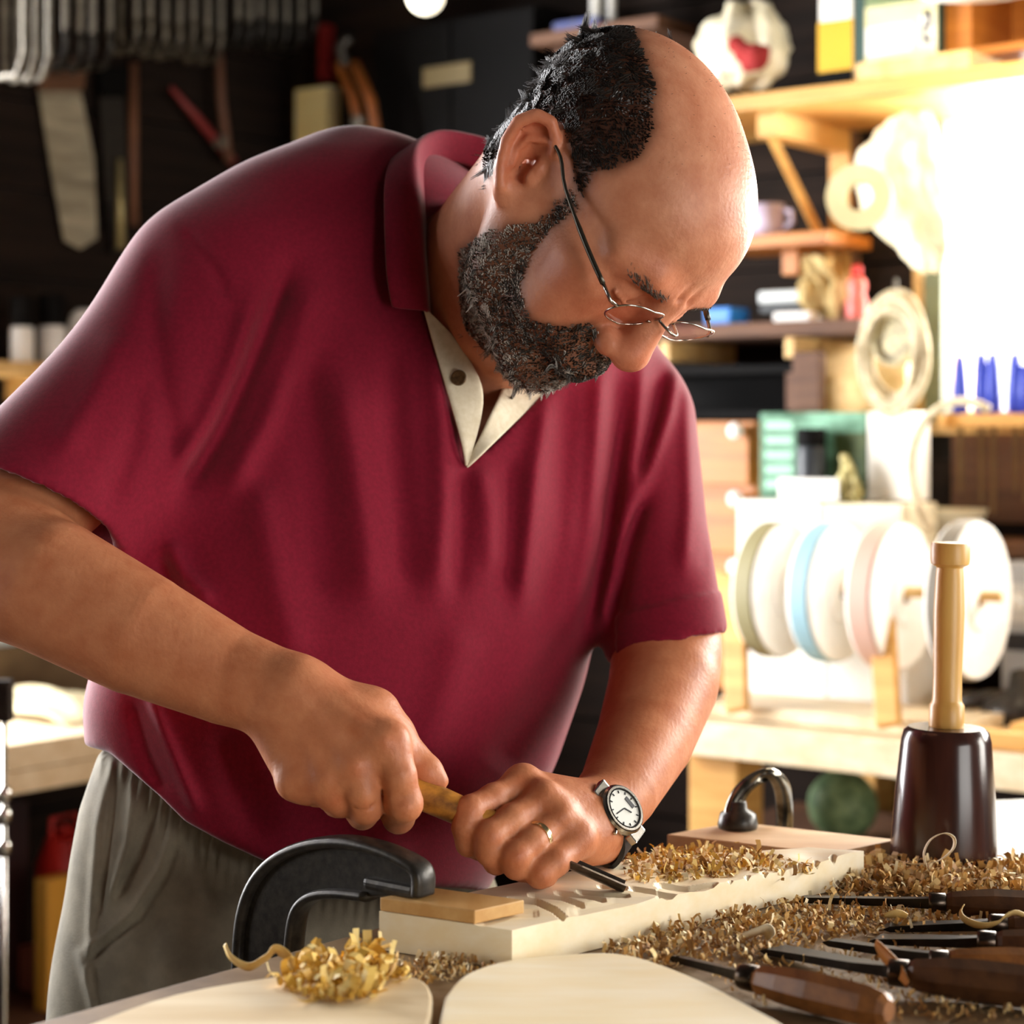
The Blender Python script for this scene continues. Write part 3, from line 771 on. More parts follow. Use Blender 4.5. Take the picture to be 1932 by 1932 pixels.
sheet('placket', [(1046, 724, e4 + .002), (985, 785, e4 * .6 + e3 * .4), (920, 848, e3 + .001), (880, 884, e3)],
      [(955, 714, e4 + .000), (930, 770, e3 + .012), (902, 830, e3 + .004), (879, 876, e3 + .002)])
bt = P(866, 713, e1 - .011)
mb = MB(); ax = (P(0, 0, 1) - P(0, 0, 1)); axis = Vector((-.25, -.95, .1)).normalized()
mb.lathe([(0, 0), (.0058, 0), (.0064, .0010), (.0060, .0022), (.0045, .0017), (0, .0015)], bt, axis, 20)
M_BUTTON = mat('button_horn', (120, 92, 60), (80, 60, 40), rough=0.25, scale=(200, 200, 200))
mb.build('button', M_BUTTON, shirt, smooth=True)
hole = MB().box(P(972, 740, e4 * .6 + e3 * .4 - .004), (.0026, .003, .0125), Matrix.Rotation(math.radians(32), 3, 'Y'), .001)
hole.build('buttonhole', mat('buttonhole_thread', (60, 46, 36)), shirt)

# ---- trousers
TV = Vol((-.40, 1.44, -.01), (.12, 1.92, 1.12), 0.0055)
rowt = [(1390, 215, 900, 1.65, .130), (1440, 198, 900, 1.65, .134), (1500, 178, 900, 1.65, .136), (1600, 160, 900, 1.65, .138), (1750, 142, 900, 1.65, .135), (1900, 124, 890, 1.65, .128), (2000, 118, 880, 1.66, .12)]
zz = np.array([Pn(0, v, d)[2] for v, a, b, d, h in rowt])[::-1]
tab = np.array([((Pn(a, v, d)[0] + Pn(b, v, d)[0]) / 2, (Pn(b, v, d)[0] - Pn(a, v, d)[0]) / 2, d, h) for v, a, b, d, h in rowt])[::-1]
S, X, Y, Z = TV.sl((-9, -9, -9), (9, 9, 9), 0); zi = Z.ravel()
xc, hw, dc, hd = [np.interp(zi, zz, tab[:, c])[None, None, :] for c in range(4)]
r_ = ((np.abs(X - xc) / hw) ** 2.3 + (np.abs(Y - dc - .25 * (X - xc)) / hd) ** 2.3) ** (1 / 2.3)
d_ = (r_ - 1) * np.minimum(hw, hd) * .85
d_ = np.maximum(np.maximum(d_, zz[0] + .02 - Z), Z - zz[-1]); TV.D[S] = d_.astype(np.float32)
for cx_, cy_ in ((-.245, 1.60), (-.105, 1.70)):
    TV.chain([(cx_, cy_, .84), (cx_ + .01, cy_ - .02, .48), (cx_, cy_, .07)], [.098, .080, .062], .05)
TVv, TF = TV.nets(); TVv = relax(TVv, TF, 2, .5); del TV
if np.einsum('ij,ij->i', TVv[TF[:, 0]], np.cross(TVv[TF[:, 1]], TVv[TF[:, 2]])).sum() < 0: TF = TF[:, ::-1]
me = np_mesh('t', TVv, TF)
bm = bmesh.new(); bm.from_mesh(me)
sel = [f for f in bm.faces if f.calc_center_median().z > .80 and f.normal.y < .5]
bmesh.ops.subdivide_edges(bm, edges=list({e for f in sel for e in f.edges}), cuts=1, use_grid_fill=True)
bmesh.ops.triangulate(bm, faces=bm.faces); bm.to_mesh(me); bm.free()
n_ = len(me.vertices); buf = np.zeros(n_ * 3); me.vertices.foreach_get('co', buf); TVv = buf.reshape(-1, 3)
nb = np.zeros(n_ * 3); me.vertices.foreach_get('normal', nb); TN = nb.reshape(-1, 3)
tu, tv = proj(TVv)
TFOLD = [([(205, 1445), (182, 1560), (172, 1700), (165, 1850)], 9, 5), ([(225, 1470), (210, 1580), (190, 1720)], 8, -5), ([(255, 1490), (240, 1590), (205, 1700)], 11, 6), ([(290, 1530), (262, 1610), (222, 1690)], 8, -5),
 ([(330, 1560), (300, 1640), (250, 1720), (150, 1800)], 9, 4), ([(342, 1575), (312, 1655), (262, 1735), (160, 1818)], 5, -3), ([(360, 1580), (370, 1640), (400, 1700)], 12, -3), ([(400, 1600), (450, 1660), (520, 1700)], 16, 3),
 ([(150, 1800), (165, 1860), (180, 1920)], 9, 5), ([(300, 1700), (280, 1800), (260, 1900)], 26, -3)]
disp = np.zeros(n_)
for ln_, w_, h_ in TFOLD:
    dd, tt = seg_dist(tu, tv, ln_); disp += h_ * .001 * np.exp(-(dd / w_) ** 2) * np.clip(np.minimum(tt, 1 - tt) * 6 + .4, 0, 1)
hemv = np.interp(tu, [a for a, b in HEM], [b for a, b in HEM])
gat = np.exp(-((tv - hemv - 18) / 45) ** 2) * np.sin(tu * .30 + .04 * tv) * .0022
pp = TVv - (TVv - np.array([0, 0, CAMZ])) / np.linalg.norm(TVv - np.array([0, 0, CAMZ]), axis=1)[:, None] * ((disp + gat) * np.clip(-TN[:, 1] * 2 + .4, 0, 1) * (TVv[:, 2] > .75))[:, None]
me.vertices.foreach_set('co', pp.ravel()); me.update()
trousers = link_mesh('trousers', me, M_TROUSER, person)
tag(trousers, 'grey work trousers gathered at an elastic waist')
# drawcord loop sticking out at the waist, work shoes
lp = catmull([P(198, 1452, 1.60), P(176, 1470, 1.585), P(168, 1500, 1.58), P(178, 1516, 1.585), P(196, 1500, 1.60)], 6)
MB().tube(lp, .0013, 6).build('drawcord', M_CREAM, trousers, smooth=True)
M_SHOE = mat('brown_shoe_leather', (70, 50, 36), (52, 36, 26), rough=0.5)
for cx_, cy_ in ((-.245, 1.60), (-.105, 1.70)):
    sh = Vol((cx_ - .09, cy_ - .24, -.005), (cx_ + .14, cy_ + .12, .16), .008)
    a = np.array([cx_ - .01, cy_ + .04, .05]); b = np.array([cx_ + .05, cy_ - .16, .035])
    sh.chain([a, b], [.045, .040], .02); sh.chain([a + [0, 0, .0], a + [0, 0, .06]], [.043, .046], .03)
    S, X, Y, Z = sh.sl((-9, -9, -9), (9, 9, 9), 0); sh.D = np.maximum(sh.D, .003 - Z + 0 * X + 0 * Y).astype(np.float32)
    a_, f_ = sh.nets(); link_mesh('shoe', np_mesh('shoe', relax(a_, f_, 1), f_), M_SHOE, person)

# ================================================================== the room
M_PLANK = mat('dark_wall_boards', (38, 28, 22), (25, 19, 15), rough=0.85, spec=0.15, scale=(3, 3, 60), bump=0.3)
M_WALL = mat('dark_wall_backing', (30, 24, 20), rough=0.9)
M_FLOOR = mat('worn_concrete_floor', (96, 88, 78), (74, 66, 58), rough=0.8, scale=(6, 6, 6), bump=0.2)
M_CEIL = mat('dark_ceiling', (46, 38, 32), (34, 28, 24), rough=0.9, scale=(3, 40, 3))
M_PINE = mat('pale_pine', (226, 190, 128), (204, 160, 94), rough=0.55, scale=(6, 60, 60), bump=0.1)
M_PINEX = mat('pine_board', (214, 166, 92), (190, 136, 66), rough=0.5, scale=(5, 5, 50), bump=0.1)
M_WHITEWOOD = mat('whitish_bench_wood', (232, 214, 180), (214, 190, 150), rough=0.5, scale=(5, 40, 40), bump=0.1)
M_ORANGE = mat('orange_varnished_wood', (190, 120, 48), (160, 94, 34), rough=0.4, scale=(4, 4, 60))
M_BROWN = mat('brown_wood', (104, 70, 46), (78, 50, 32), rough=0.7, scale=(4, 4, 60))
M_DARK = mat('near_black_paint', (15, 13, 12), (10, 9, 8), rough=0.7, spec=0.1)
M_IRON = mat('black_cast_iron', (66, 62, 56), (44, 41, 38), rough=0.36, metal=0.35, scale=(120, 120, 120), bump=0.12)
M_GREYIRON = mat('grey_iron', (150, 144, 130), (104, 98, 88), rough=0.35, metal=0.4, scale=(60, 60, 60), bump=0.1)
M_STEEL = mat('bright_steel', (200, 198, 192), rough=0.22, metal=1.0)
M_DSTEEL = mat('dark_tool_steel', (92, 80, 70), (60, 52, 46), rough=0.3, metal=0.9, scale=(20, 200, 200))
M_WHITE = mat('white_plastic', (238, 236, 230), rough=0.4)
M_CARD = mat('white_card', (240, 238, 230), (228, 224, 212), rough=0.7, scale=(10, 10, 10))
M_BAG = mat('thin_plastic_bag', (240, 232, 205), rough=0.35, trans=0.0, sheen=0.1, scale=(30, 30, 30), bump=0.5, c2=(226, 214, 176))
M_RED = mat('red_paint', (190, 38, 30), rough=0.45)
M_BLUE = mat('blue_plastic', (40, 60, 170), rough=0.4)
M_YELLOW = mat('yellow_paint', (206, 160, 16), rough=0.5)
M_GLASS = None
def glass(name, tintc=(255, 255, 255), refl=0.08):
    if name in MATS: return MATS[name]
    m = bpy.data.materials.new(name); MATS[name] = m; m.use_nodes = True; nt = m.node_tree; nt.nodes.clear()
    o = nt.nodes.new('ShaderNodeOutputMaterial'); mx = nt.nodes.new('ShaderNodeMixShader'); t = nt.nodes.new('ShaderNodeBsdfTransparent'); g = nt.nodes.new('ShaderNodeBsdfGlossy')
    t.inputs['Color'].default_value = (*s2l(tintc), 1); g.inputs['Roughness'].default_value = 0.03
    fr_ = nt.nodes.new('ShaderNodeFresnel'); fr_.inputs['IOR'].default_value = 1.05 + refl
    if refl < .05: fr_ = nt.nodes.new('ShaderNodeValue'); fr_.outputs[0].default_value = refl
    nt.links.new(fr_.outputs[0], mx.inputs[0]); nt.links.new(t.outputs[0], mx.inputs[1]); nt.links.new(g.outputs[0], mx.inputs[2]); nt.links.new(mx.outputs[0], o.inputs[0])
    return m
M_PANE = glass('window_glass')

CEIL = 2.45; LR, LL = 5.6, 5.4
RR = Matrix(((RD[0], RN[0], 0), (RD[1], RN[1], 0), (0, 0, 1)))      # columns: along, into the room, up
RLm = Matrix(((LD[0], LN[0], 0), (LD[1], LN[1], 0), (0, 0, 1)))
WF = {'R': (rw, RD, RN, RR), 'L': (lw, LD, LN, RLm)}
def wmat(side, s=0, o=0, z=0):
    fn, D, N, R = WF[side]; return frame(fn(s, o, z), R.col[0], R.col[1], R.col[2])
def su_(side, u, o):
    fn, D, N, R = WF[side]; k = (u - CU) / FPX
    return (k * (CY0 + o * N[1]) - CX0 - o * N[0]) / (D[0] - k * D[1])
def wat(side, u, v, o):
    s = su_(side, u, o); p = WF[side][0](s, o, 0); return s, CAMZ - (v - CV) / FPX * p.y
def wpt(side, u, v, o):
    s, z = wat(side, u, v, o); return WF[side][0](s, o, z)
def wrect(side, u0, u1, v0, v1, o):
    """s, z extents of a picture rectangle laid on the plane at offset o"""
    sa, sb = su_(side, u0, o), su_(side, u1, o); um = (u0 + u1) / 2
    za = wat(side, um, v0, o)[1]; zb = wat(side, um, v1, o)[1]
    return min(sa, sb), max(sa, sb), min(za, zb), max(za, zb)
def wb(mb, side, s0, s1, o0, o1, z0, z1, bevel=0.0):
    mb.box(WF[side][0]((s0 + s1) / 2, (o0 + o1) / 2, (z0 + z1) / 2), (s1 - s0, o1 - o0, z1 - z0), WF[side][3], bevel); return mb

def struct(o, label=None): o['kind'] = 'structure'; 
def pwall(name, side, length, wins):
    m = MB(); s = -.12
    for (a, b, z0, z1) in wins:
        wb(m, side, s, a, -.12, 0, 0, CEIL); wb(m, side, a, b, -.12, 0, 0, z0); wb(m, side, a, b, -.12, 0, z1, CEIL); s = b
    wb(m, side, s, length, -.12, 0, 0, CEIL)
    o = m.build(name, M_WALL); o['kind'] = 'structure'; return o
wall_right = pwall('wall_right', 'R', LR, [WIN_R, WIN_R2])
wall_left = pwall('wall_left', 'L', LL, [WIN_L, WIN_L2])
# two near walls close the room behind the camera; one has an opening added for the fill light
FILL_OPENING = (1.6, 3.6, 2.05)
m = MB()
def nb_(m, s0, s1, l0, l1, z0, z1):
    c = Vector((CX0, CY0, 0)) + Vector((RD[0], RD[1], 0)) * ((s0 + s1) / 2) + Vector((LD[0], LD[1], 0)) * ((l0 + l1) / 2)
    m.box((c.x, c.y, (z0 + z1) / 2), (s1 - s0, l1 - l0, z1 - z0), Matrix(((RD[0], LD[0], 0), (RD[1], LD[1], 0), (0, 0, 1))))
nb_(m, LR, LR + .12, -.12, FILL_OPENING[0], 0, CEIL); nb_(m, LR, LR + .12, FILL_OPENING[1], LL, 0, CEIL); nb_(m, LR, LR + .12, FILL_OPENING[0], FILL_OPENING[1], FILL_OPENING[2], CEIL)
m.build('wall_front', M_WALL)['kind'] = 'structure'
m = MB(); nb_(m, -.12, LR + .12, LL, LL + .12, 0, CEIL); m.build('wall_back', M_WALL)['kind'] = 'structure'
m = MB(); nb_(m, -.12, LR + .12, -.12, LL + .12, -.1, 0); m.build('floor', M_FLOOR)['kind'] = 'structure'
m = MB(); nb_(m, -.12, LR + .12, -.12, LL + .12, CEIL, CEIL + .08); m.build('ceiling', M_CEIL)['kind'] = 'structure'
# boards nailed on the two walls in view
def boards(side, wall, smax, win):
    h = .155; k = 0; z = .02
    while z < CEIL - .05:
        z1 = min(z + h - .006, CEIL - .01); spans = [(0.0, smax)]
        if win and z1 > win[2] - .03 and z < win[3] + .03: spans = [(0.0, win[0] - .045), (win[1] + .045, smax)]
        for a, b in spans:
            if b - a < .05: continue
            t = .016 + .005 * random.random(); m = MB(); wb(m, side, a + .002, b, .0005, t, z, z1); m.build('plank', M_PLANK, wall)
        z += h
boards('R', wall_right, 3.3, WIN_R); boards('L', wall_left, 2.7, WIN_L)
def window(name, side, w):
    fn, D, N, R = WF[side]
    e = bpy.data.objects.new(name, None); COL.objects.link(e); e.location = fn((w[0] + w[1]) / 2, 0, w[2]); WL[e] = e.location.copy(); e['kind'] = 'structure'
    f = .035
    for nm, (a, b, c, d) in (('jamb', (w[0] - f, w[0], w[2] - f, w[3] + f)), ('jamb', (w[1], w[1] + f, w[2] - f, w[3] + f)), ('head', (w[0], w[1], w[3], w[3] + f)), ('sill', (w[0], w[1], w[2] - f, w[2]))):
        wb(MB(), side, a, b, -.118, .03, c, d).build(nm, M_PINE, e)
    wb(MB(), side, w[0], w[1], -.070, -.066, w[2], w[3]).build('pane', M_PANE, e)
window('window_1', 'R', WIN_R); window('window_2', 'R', WIN_R2); window('window_3', 'L', WIN_L); window('window_4', 'L', WIN_L2)

# ---- generic things on the walls
def wthing(name, side, u0, u1, v0, v1, o, label, cat, group=None):
    s0, s1, z0, z1 = wrect(side, u0, u1, v0, v1, o)
    t = thing(name, WF[side][0]((s0 + s1) / 2, o, z0), label, cat, group); return t, s0, s1, z0, z1
def one(o, label, cat, group=None): return tag(o, label, cat, group)

# upper shelf on the right wall
_, zs = wat('R', 1650, 148, .31)
s0 = su_('R', 1150, .31)
t = thing('wall_shelf', rw(s0, .15, zs - .03), 'long pine wall shelf above the window carrying cartons and a bag', 'shelf')
wb(MB(), 'R', s0, 2.25, .02, .31, zs - .024, zs, .003).build('board', M_PINEX, t)
for sb_ in (su_('R', 1455, .27), 1.95):
    m = MB(); R_ = RR
    wb(m, 'R', sb_ - .018, sb_ + .018, .02, .28, zs - .062, zs - .025); wb(m, 'R', sb_ - .018, sb_ + .018, .02, .055, zs - .30, zs - .062)
    p0, p1 = rw(sb_, .27, zs - .06), rw(sb_, .05, zs - .26); m.tube([p0, p1], .009, 4)
    m.build('bracket', M_PINEX, t)
# things standing on it
def carton(name, side, u0, u1, v0, z0, o, depth, label, cat, material, sticker=None, group=None):
    s0, s1, _, z1 = wrect(side, u0, u1, v0, v0 + 10, o)
    t = thing(name, WF[side][0]((s0 + s1) / 2, o - depth / 2, z0), label, cat, group)
    wb(MB(), side, s0, s1, o - depth, o, z0, z1, .003).build('box_body', material, t)
    for (a, b, c, d, m_) in (sticker or []):
        wb(MB(), side, s0 + (s1 - s0) * a, s0 + (s1 - s0) * b, o, o + .0012, z0 + (z1 - z0) * c, z0 + (z1 - z0) * d).build('printed_panel', m_, t)
    return t
M_GREENCARD = mat('green_print', (90, 150, 96), (120, 170, 120), rough=0.6)
M_TEALCARD = mat('dark_teal_print', (38, 66, 58), rough=0.6)
M_CREAMCARD = mat('cream_print', (214, 206, 150), (226, 220, 180), rough=0.6)
carton('tin_box', 'R', 1545, 1608, -40, zs, .27, .09, 'yellow and white tin on the wall shelf with a black base', 'tin', M_CARD,
       [(-.02, 1.02, 0, .16, M_DARK), (-.02, 1.02, .16, .62, M_YELLOW)])
M_INK = mat('black_ink', (40, 40, 44), rough=0.6)
t = carton('printed_carton', 'R', 1612, 1768, -60, zs + .028, .27, .13, 'green and cream printed carton lying on a pine offcut on the shelf', 'carton', M_TEALCARD,
       [(.14, 1.0, .0, 1.0, M_CREAMCARD), (.14, 1.0, .62, .78, M_GREENCARD), (.14, .70, .10, .40, M_CARD), (.80, .98, .12, .46, M_CARD)])
s0, s1, _, z1 = wrect('R', 1612, 1768, -60, -50, .27)
for (a, b, c, d) in ((.85, .93, .36, .42), (.90, .94, .28, .37), (.84, .92, .26, .30), (.84, .87, .18, .27), (.84, .94, .14, .18)):
    wb(MB(), 'R', s0 + (s1 - s0) * a, s0 + (s1 - s0) * b, .2712, .2722, zs + .028 + (z1 - zs) * c, zs + .028 + (z1 - zs) * d).build('printed_mark', M_INK, t)
sA, sB = su_('R', 1618, .30), su_('R', 1832, .30)
one(wb(MB(), 'R', sA, sB, .12, .305, zs, zs + .026, .002).build('pine_offcut', M_PINE, loc=rw(sA, .2, zs)), 'flat pine offcut lying on the wall shelf under the printed carton', 'board')
sA, sB = su_('R', 1772, .27), su_('R', 1960, .27)
t = thing('wooden_crate', rw((sA + sB) / 2, .15, zs + .026), 'open orange wooden crate on the wall shelf beside the printed carton', 'crate')
zc = zs + .027
for (a, b, o0, o1, z0, z1) in ((sA, sA + .04, .10, .25, zc, zc + .16), (sA + .04, sB, .10, .112, zc, zc + .16), (sB - .012, sB, .10, .25, zc, zc + .16), (sA + .04, sB - .012, .10, .25, zc, zc + .012)):
    wb(MB(), 'R', a, b, o0, o1, z0, z1, .001).build('crate_board', M_ORANGE, t)
# shaded lamp whose white shade dips into view above the crate
lp_ = wpt('R', 1845, -40, .46)
t = thing('pendant_lamp', (lp_.x, lp_.y, lp_.z), 'white enamel shade lamp hanging above the crate on the shelf', 'lamp')
M_SHADE = mat('white_enamel', (246, 244, 236), rough=0.3)
m = MB().lathe([(.085, -.0), (.080, .012), (.05, .06), (.03, .08), (.028, .078), (.046, .056), (.076, .010), (.083, -.002)], lp_ - Vector((0, 0, .012)), (0, 0, 1), 32); m.build('lamp_shade', M_SHADE, t, smooth=True)
M_BULB = mat('lit_bulb', (255, 240, 210), emit=(1, .86, .62), estr=12.0)
MB().lathe([(.004, -.03), (.022, -.018), (.028, 0), (.022, .018), (.012, .035)], lp_ + Vector((0, 0, .022)), (0, 0, 1), 20).build('bulb', M_BULB, t, smooth=True)
MB().tube([lp_ + Vector((0, 0, .06)), Vector((lp_.x, lp_.y, CEIL))], .004, 6).build('cord', M_DARK, t)
ld = bpy.data.lights.new('lamp_light', 'POINT'); ld.energy = 4; ld.color = (1, .85, .62); ld.shadow_soft_size = .03
lo_ = bpy.data.objects.new('lamp_light', ld); COL.objects.link(lo_); lo_.parent = t; lo_.location = (0, 0, -.03)
# globe lamp on the ceiling
gp = P(803, -8, 2.9)
t = thing('globe_lamp', gp, 'round white globe lamp hanging below the dark ceiling', 'lamp')
M_GLOBE = mat('lit_globe', (250, 240, 210), emit=(1, .93, .74), estr=1.6)
R0 = .028
MB().lathe([(R0 * math.sin(a), -R0 * math.cos(a)) for a in np.linspace(.05, 3.0, 14)], gp, (0, 0, 1), 24).build('globe', M_GLOBE, t, smooth=True)
MB().lathe([(.012, .024), (.014, .03), (.014, .06), (.006, .07)], gp, (0, 0, 1), 16).build('lamp_holder', M_DARK, t)
MB().tube([gp + Vector((0, 0, .06)), Vector((gp.x, gp.y, CEIL))], .004, 6).build('cord', M_DARK, t)

# crumpled bags
def blob_bag(name, side, outline, o, depth, material, label, cat, crumple=.012, seed=1, z=None):
    """outline: picture points of left/right edges by row [(v, ul, ur)]"""
    r_ = np.random.default_rng(seed); rows_ = []; n = 28
    phs = r_.uniform(0, 6.28, 8)
    for i, (v, ul, ur) in enumerate(outline):
        sA, sB = su_(side, ul, o), su_(side, ur, o); z_ = wat(side, (ul + ur) / 2, v, o)[1]; c = (sA + sB) / 2; h = (sB - sA) / 2; row = []
        for k in range(n):
            a = 2 * math.pi * k / n
            q = 1 + (.10 * math.sin(3 * a + phs[0] + i * .7) + .07 * math.sin(5 * a + phs[1] - i * .9) + .05 * math.sin(9 * a + phs[2] + i)) * (crumple / .012) * (0.5 + abs(math.sin(a)) * .6)
            row.append(WF[side][0](c + h * math.cos(a), o + min(depth / 2, depth * h * 4) * math.sin(a) * q, z_ + .006 * math.sin(4 * a + i) * (crumple / .012)))
        rows_.append(row)
    m = MB().grid(rows_, closed=True); nn_ = len(rows_)
    m.f.append(tuple(range(n))); m.f.append(tuple((nn_ - 1) * n + k for k in range(n)))
    c = sum(rows_[-1], Vector()) / n
    ob = m.build(name, material, loc=c, smooth=True, sub=2)
    tx = bpy.data.textures.new(name + '_crumple', 'CLOUDS'); tx.noise_scale = .035; tx.noise_depth = 2
    md = ob.modifiers.new('crumple', 'DISPLACE'); md.texture = tx; md.strength = crumple * 1.5; md.mid_level = .5; md.texture_coords = 'LOCAL'
    return one(ob, label, cat)
bagred = blob_bag('plastic_bag', 'R', [(10, 1380, 1420), (22, 1360, 1450), (50, 1338, 1472), (90, 1324, 1482), (125, 1322, 1478), (152, 1335, 1462), (166, 1360, 1440)], .22, .16, M_BAG, 'crumpled clear plastic bag with a red cloth inside on the wall shelf', 'bag', .024, 3)
m = MB()
for (u, v, r) in ((1405, 100, .017), (1426, 108, .021), (1390, 84, .014), (1412, 122, .012), (1440, 98, .011)):
    c = wpt('R', u, v, .298); m.lathe([(r * math.sin(a), -r * math.cos(a)) for a in np.linspace(.05, 3.09, 9)], c, (0, 0, 1), 14)
m.build('red_cloth', mat('red_cloth', (168, 52, 48), (140, 34, 36), rough=.9), bagred, smooth=True)
hang = blob_bag('plastic_bag', 'R', [(212, 1700, 1760), (230, 1662, 1762), (270, 1632, 1768), (330, 1612, 1776), (390, 1630, 1784), (440, 1668, 1790), (480, 1700, 1786), (505, 1728, 1776), (514, 1745, 1765)], .26, .17, M_BAG, 'bulging white plastic bag hanging under the shelf beside the window', 'bag', .014, 9)
# roll of tape hanging beside that bag
c = wpt('R', 1622, 372, .37); t_ax = (RR @ Vector((.35, 1, 0))).normalized()
one(MB().lathe([(.020, -.012), (.046, -.012), (.047, 0), (.046, .012), (.020, .012), (.020, -.012)], c, t_ax, 32).build('tape_roll', mat('cream_tape', (226, 212, 168), (210, 194, 146), rough=.6), loc=c, smooth=False, auto=40), 'thick cream roll of masking tape hanging against the plastic bag', 'tape roll')

# posts and studs of the right wall
def stud(name, side, u0, u1, v0, v1, o, depth, material, label, cat):
    s0, s1, z0, z1 = wrect(side, u0, u1, v0, v1, o)
    return one(wb(MB(), side, s0, s1, o - depth, o, z0, z1, .002).build(name, material, loc=WF[side][0]((s0 + s1) / 2, o - depth / 2, z0)), label, cat)
M_GREENP = mat('grey_green_paint', (110, 120, 92), (90, 98, 74), rough=.6)
stud('upright_post', 'R', 1742, 1776, 172, 790, .06, .038, M_GREENP, 'grey green upright post beside the bright window', 'post')
stud('upright_post', 'R', 1566, 1606, 190, 640, .05, .028, M_BROWN, 'brown upright board on the wall behind the tape roll', 'post')
# small shelf with a mug
_, zs2 = wat('R', 1500, 438, .20)
sA, sB = su_('R', 1330, .20), su_('R', 1560, .20)
t = thing('small_shelf', rw((sA + sB) / 2, .1, zs2 - .02), 'short orange wooden shelf holding a white mug', 'shelf')
wb(MB(), 'R', sA, sB, .054, .20, zs2 - .02, zs2, .002).build('board', M_ORANGE, t)
wb(MB(), 'R', su_('R', 1505, .1), su_('R', 1535, .1), .022, .15, zs2 - .06, zs2 - .021, .002).build('bracket', M_ORANGE, t)
c = rw(su_('R', 1447, .13), .13, zs2)
t = thing('mug', c, 'pale lilac mug on the short orange shelf', 'mug')
M_LILAC = mat('lilac_glaze', (196, 186, 208), rough=.3)
MB().lathe([(.020, 0), (.026, .004), (.028, .055), (.025, .055), (.023, .008), (0, .008)], c, (0, 0, 1), 24).build('mug_body', M_LILAC, t, smooth=True)
MB().tube([c + RR @ Vector(q) for q in ((.026, 0, .045), (.044, 0, .042), (.046, 0, .024), (.026, 0, .012))], .004, 8).build('mug_handle', M_LILAC, t, smooth=True)
# lower shelf
_, zs3 = wat('R', 1480, 606, .24)
sA, sB = su_('R', 1180, .24), su_('R', 1622, .24)
t = thing('low_shelf', rw((sA + sB) / 2, .1, zs3 - .02), 'brown wooden shelf crowded with small workshop odds and ends', 'shelf')
wb(MB(), 'R', sA, sB, .02, .24, zs3 - .022, zs3, .002).build('board', M_BROWN, t)
for u in (1486, 1250): wb(MB(), 'R', su_('R', u - 9, .23), su_('R', u + 9, .23), .02, .225, zs3 - .055, zs3 - .023, .002).build('bracket', M_PINE, t)
def small_box(name, u0, u1, v0, z0, o, dp, m_, label, cat, group=None):
    s0, s1, _, z1 = wrect('R', u0, u1, v0, v0 + 5, o)
    return one(wb(MB(), 'R', s0, s1, o - dp, o, z0, z1, .004).build(name, m_, loc=rw((s0 + s1) / 2, o - dp / 2, z0)), label, cat, group)
small_box('small_box', 1328, 1378, 580, zs3, .21, .06, mat('sky_blue_plastic', (40, 120, 200), rough=.4), 'bright blue plastic box on the low brown shelf', 'box')
zq = wat('R', 1490, 590, .20)[1]
small_box('flat_case', 1458, 1528, 588, zs3, .20, .07, M_WHITE, 'white flat case at the bottom of the little stack on the low shelf', 'case')
small_box('flat_case', 1432, 1512, 572, zq + .001, .19, .07, mat('dark_slate_plastic', (40, 44, 46), rough=.5), 'dark flat case in the middle of the little stack on the low shelf', 'case')
zq2 = wat('R', 1470, 573, .19)[1]
small_box('flat_case', 1430, 1506, 548, zq2 + .002, .185, .07, mat('silver_case', (196, 202, 200), rough=.35), 'silver flat case on top of the little stack on the low shelf', 'case')
blob_bag('paper_bag', 'R', [(490, 1520, 1532), (505, 1516, 1550), (540, 1508, 1576), (575, 1506, 1584), (602, 1512, 1580)], .17, .09, mat('tan_paper', (160, 134, 84), (196, 172, 116), rough=.8, scale=(40, 40, 40)), 'crumpled tan paper bag on the low brown shelf', 'bag', .03, 5)
c = rw(su_('R', 1617, .17), .17, zs3)
t = thing('bottle', c, 'small red and pink bottle at the end of the low shelf', 'bottle')
MB().lathe([(.016, 0), (.017, .003), (.017, .03), (.012, .042), (.015, .05), (.014, .062), (.009, .068), (0, .068)], c, (0, 0, 1), 20).build('bottle_body', mat('pink_red_plastic', (220, 96, 84), (232, 120, 110), rough=.35), t, smooth=True)
MB().lathe([(.008, .068), (.008, .082), (.005, .086), (0, .086)], c, (0, 0, 1), 16).build('cap', M_RED, t, smooth=True)

# coil of cord and its card hanging in front of the post
cc = wpt('R', 1690, 668, .33)
t = thing('cord_coil', cc, 'beige coil of cord hanging beside the window above the tool rack', 'cord')
M_CORD = mat('beige_cord', (214, 200, 168), (176, 160, 124), rough=.8, scale=(80, 80, 80), bump=.3)
ea = (RR @ Vector((1, .12, 0))).normalized(); eb = Vector((0, 0, 1)); ec = ea.cross(eb)
for i in range(9):
    ra = .052 - .0030 * (i % 5) + random.uniform(-.002, .002); rb = .083 - .0055 * (i % 5) + random.uniform(-.004, .004)
    off = Vector((random.uniform(-.003, .003), 0, random.uniform(-.004, .004)))
    pts = [cc + off + ea * ra * math.cos(a) + eb * rb * math.sin(a) + ec * ((i // 5) * .010 + .004 * math.sin(3 * a + i)) for a in np.linspace(0, 2 * math.pi, 29)]
    MB().tube(pts, .0052, 7, cap=False).build('cord_loop', M_CORD, t, smooth=True)
MB().lathe([(.0, 0), (.036, 0), (.036, .012), (.030, .014), (.030, .006), (0, .006)], cc + Vector((0, 0, .018)) - ec * .004, -ec if ec.y > 0 else ec, 28).build('reel_hub', mat('worn_reel', (200, 186, 140), (120, 110, 84), rough=.6, scale=(70, 70, 70)), t, smooth=False, auto=40)
MB().tube([cc + eb * .08, cc + eb * .105, rw(su_('R', 1690, .05), .05, cc.z + .12)], .003, 6).build('hook', M_GREYIRON, t)
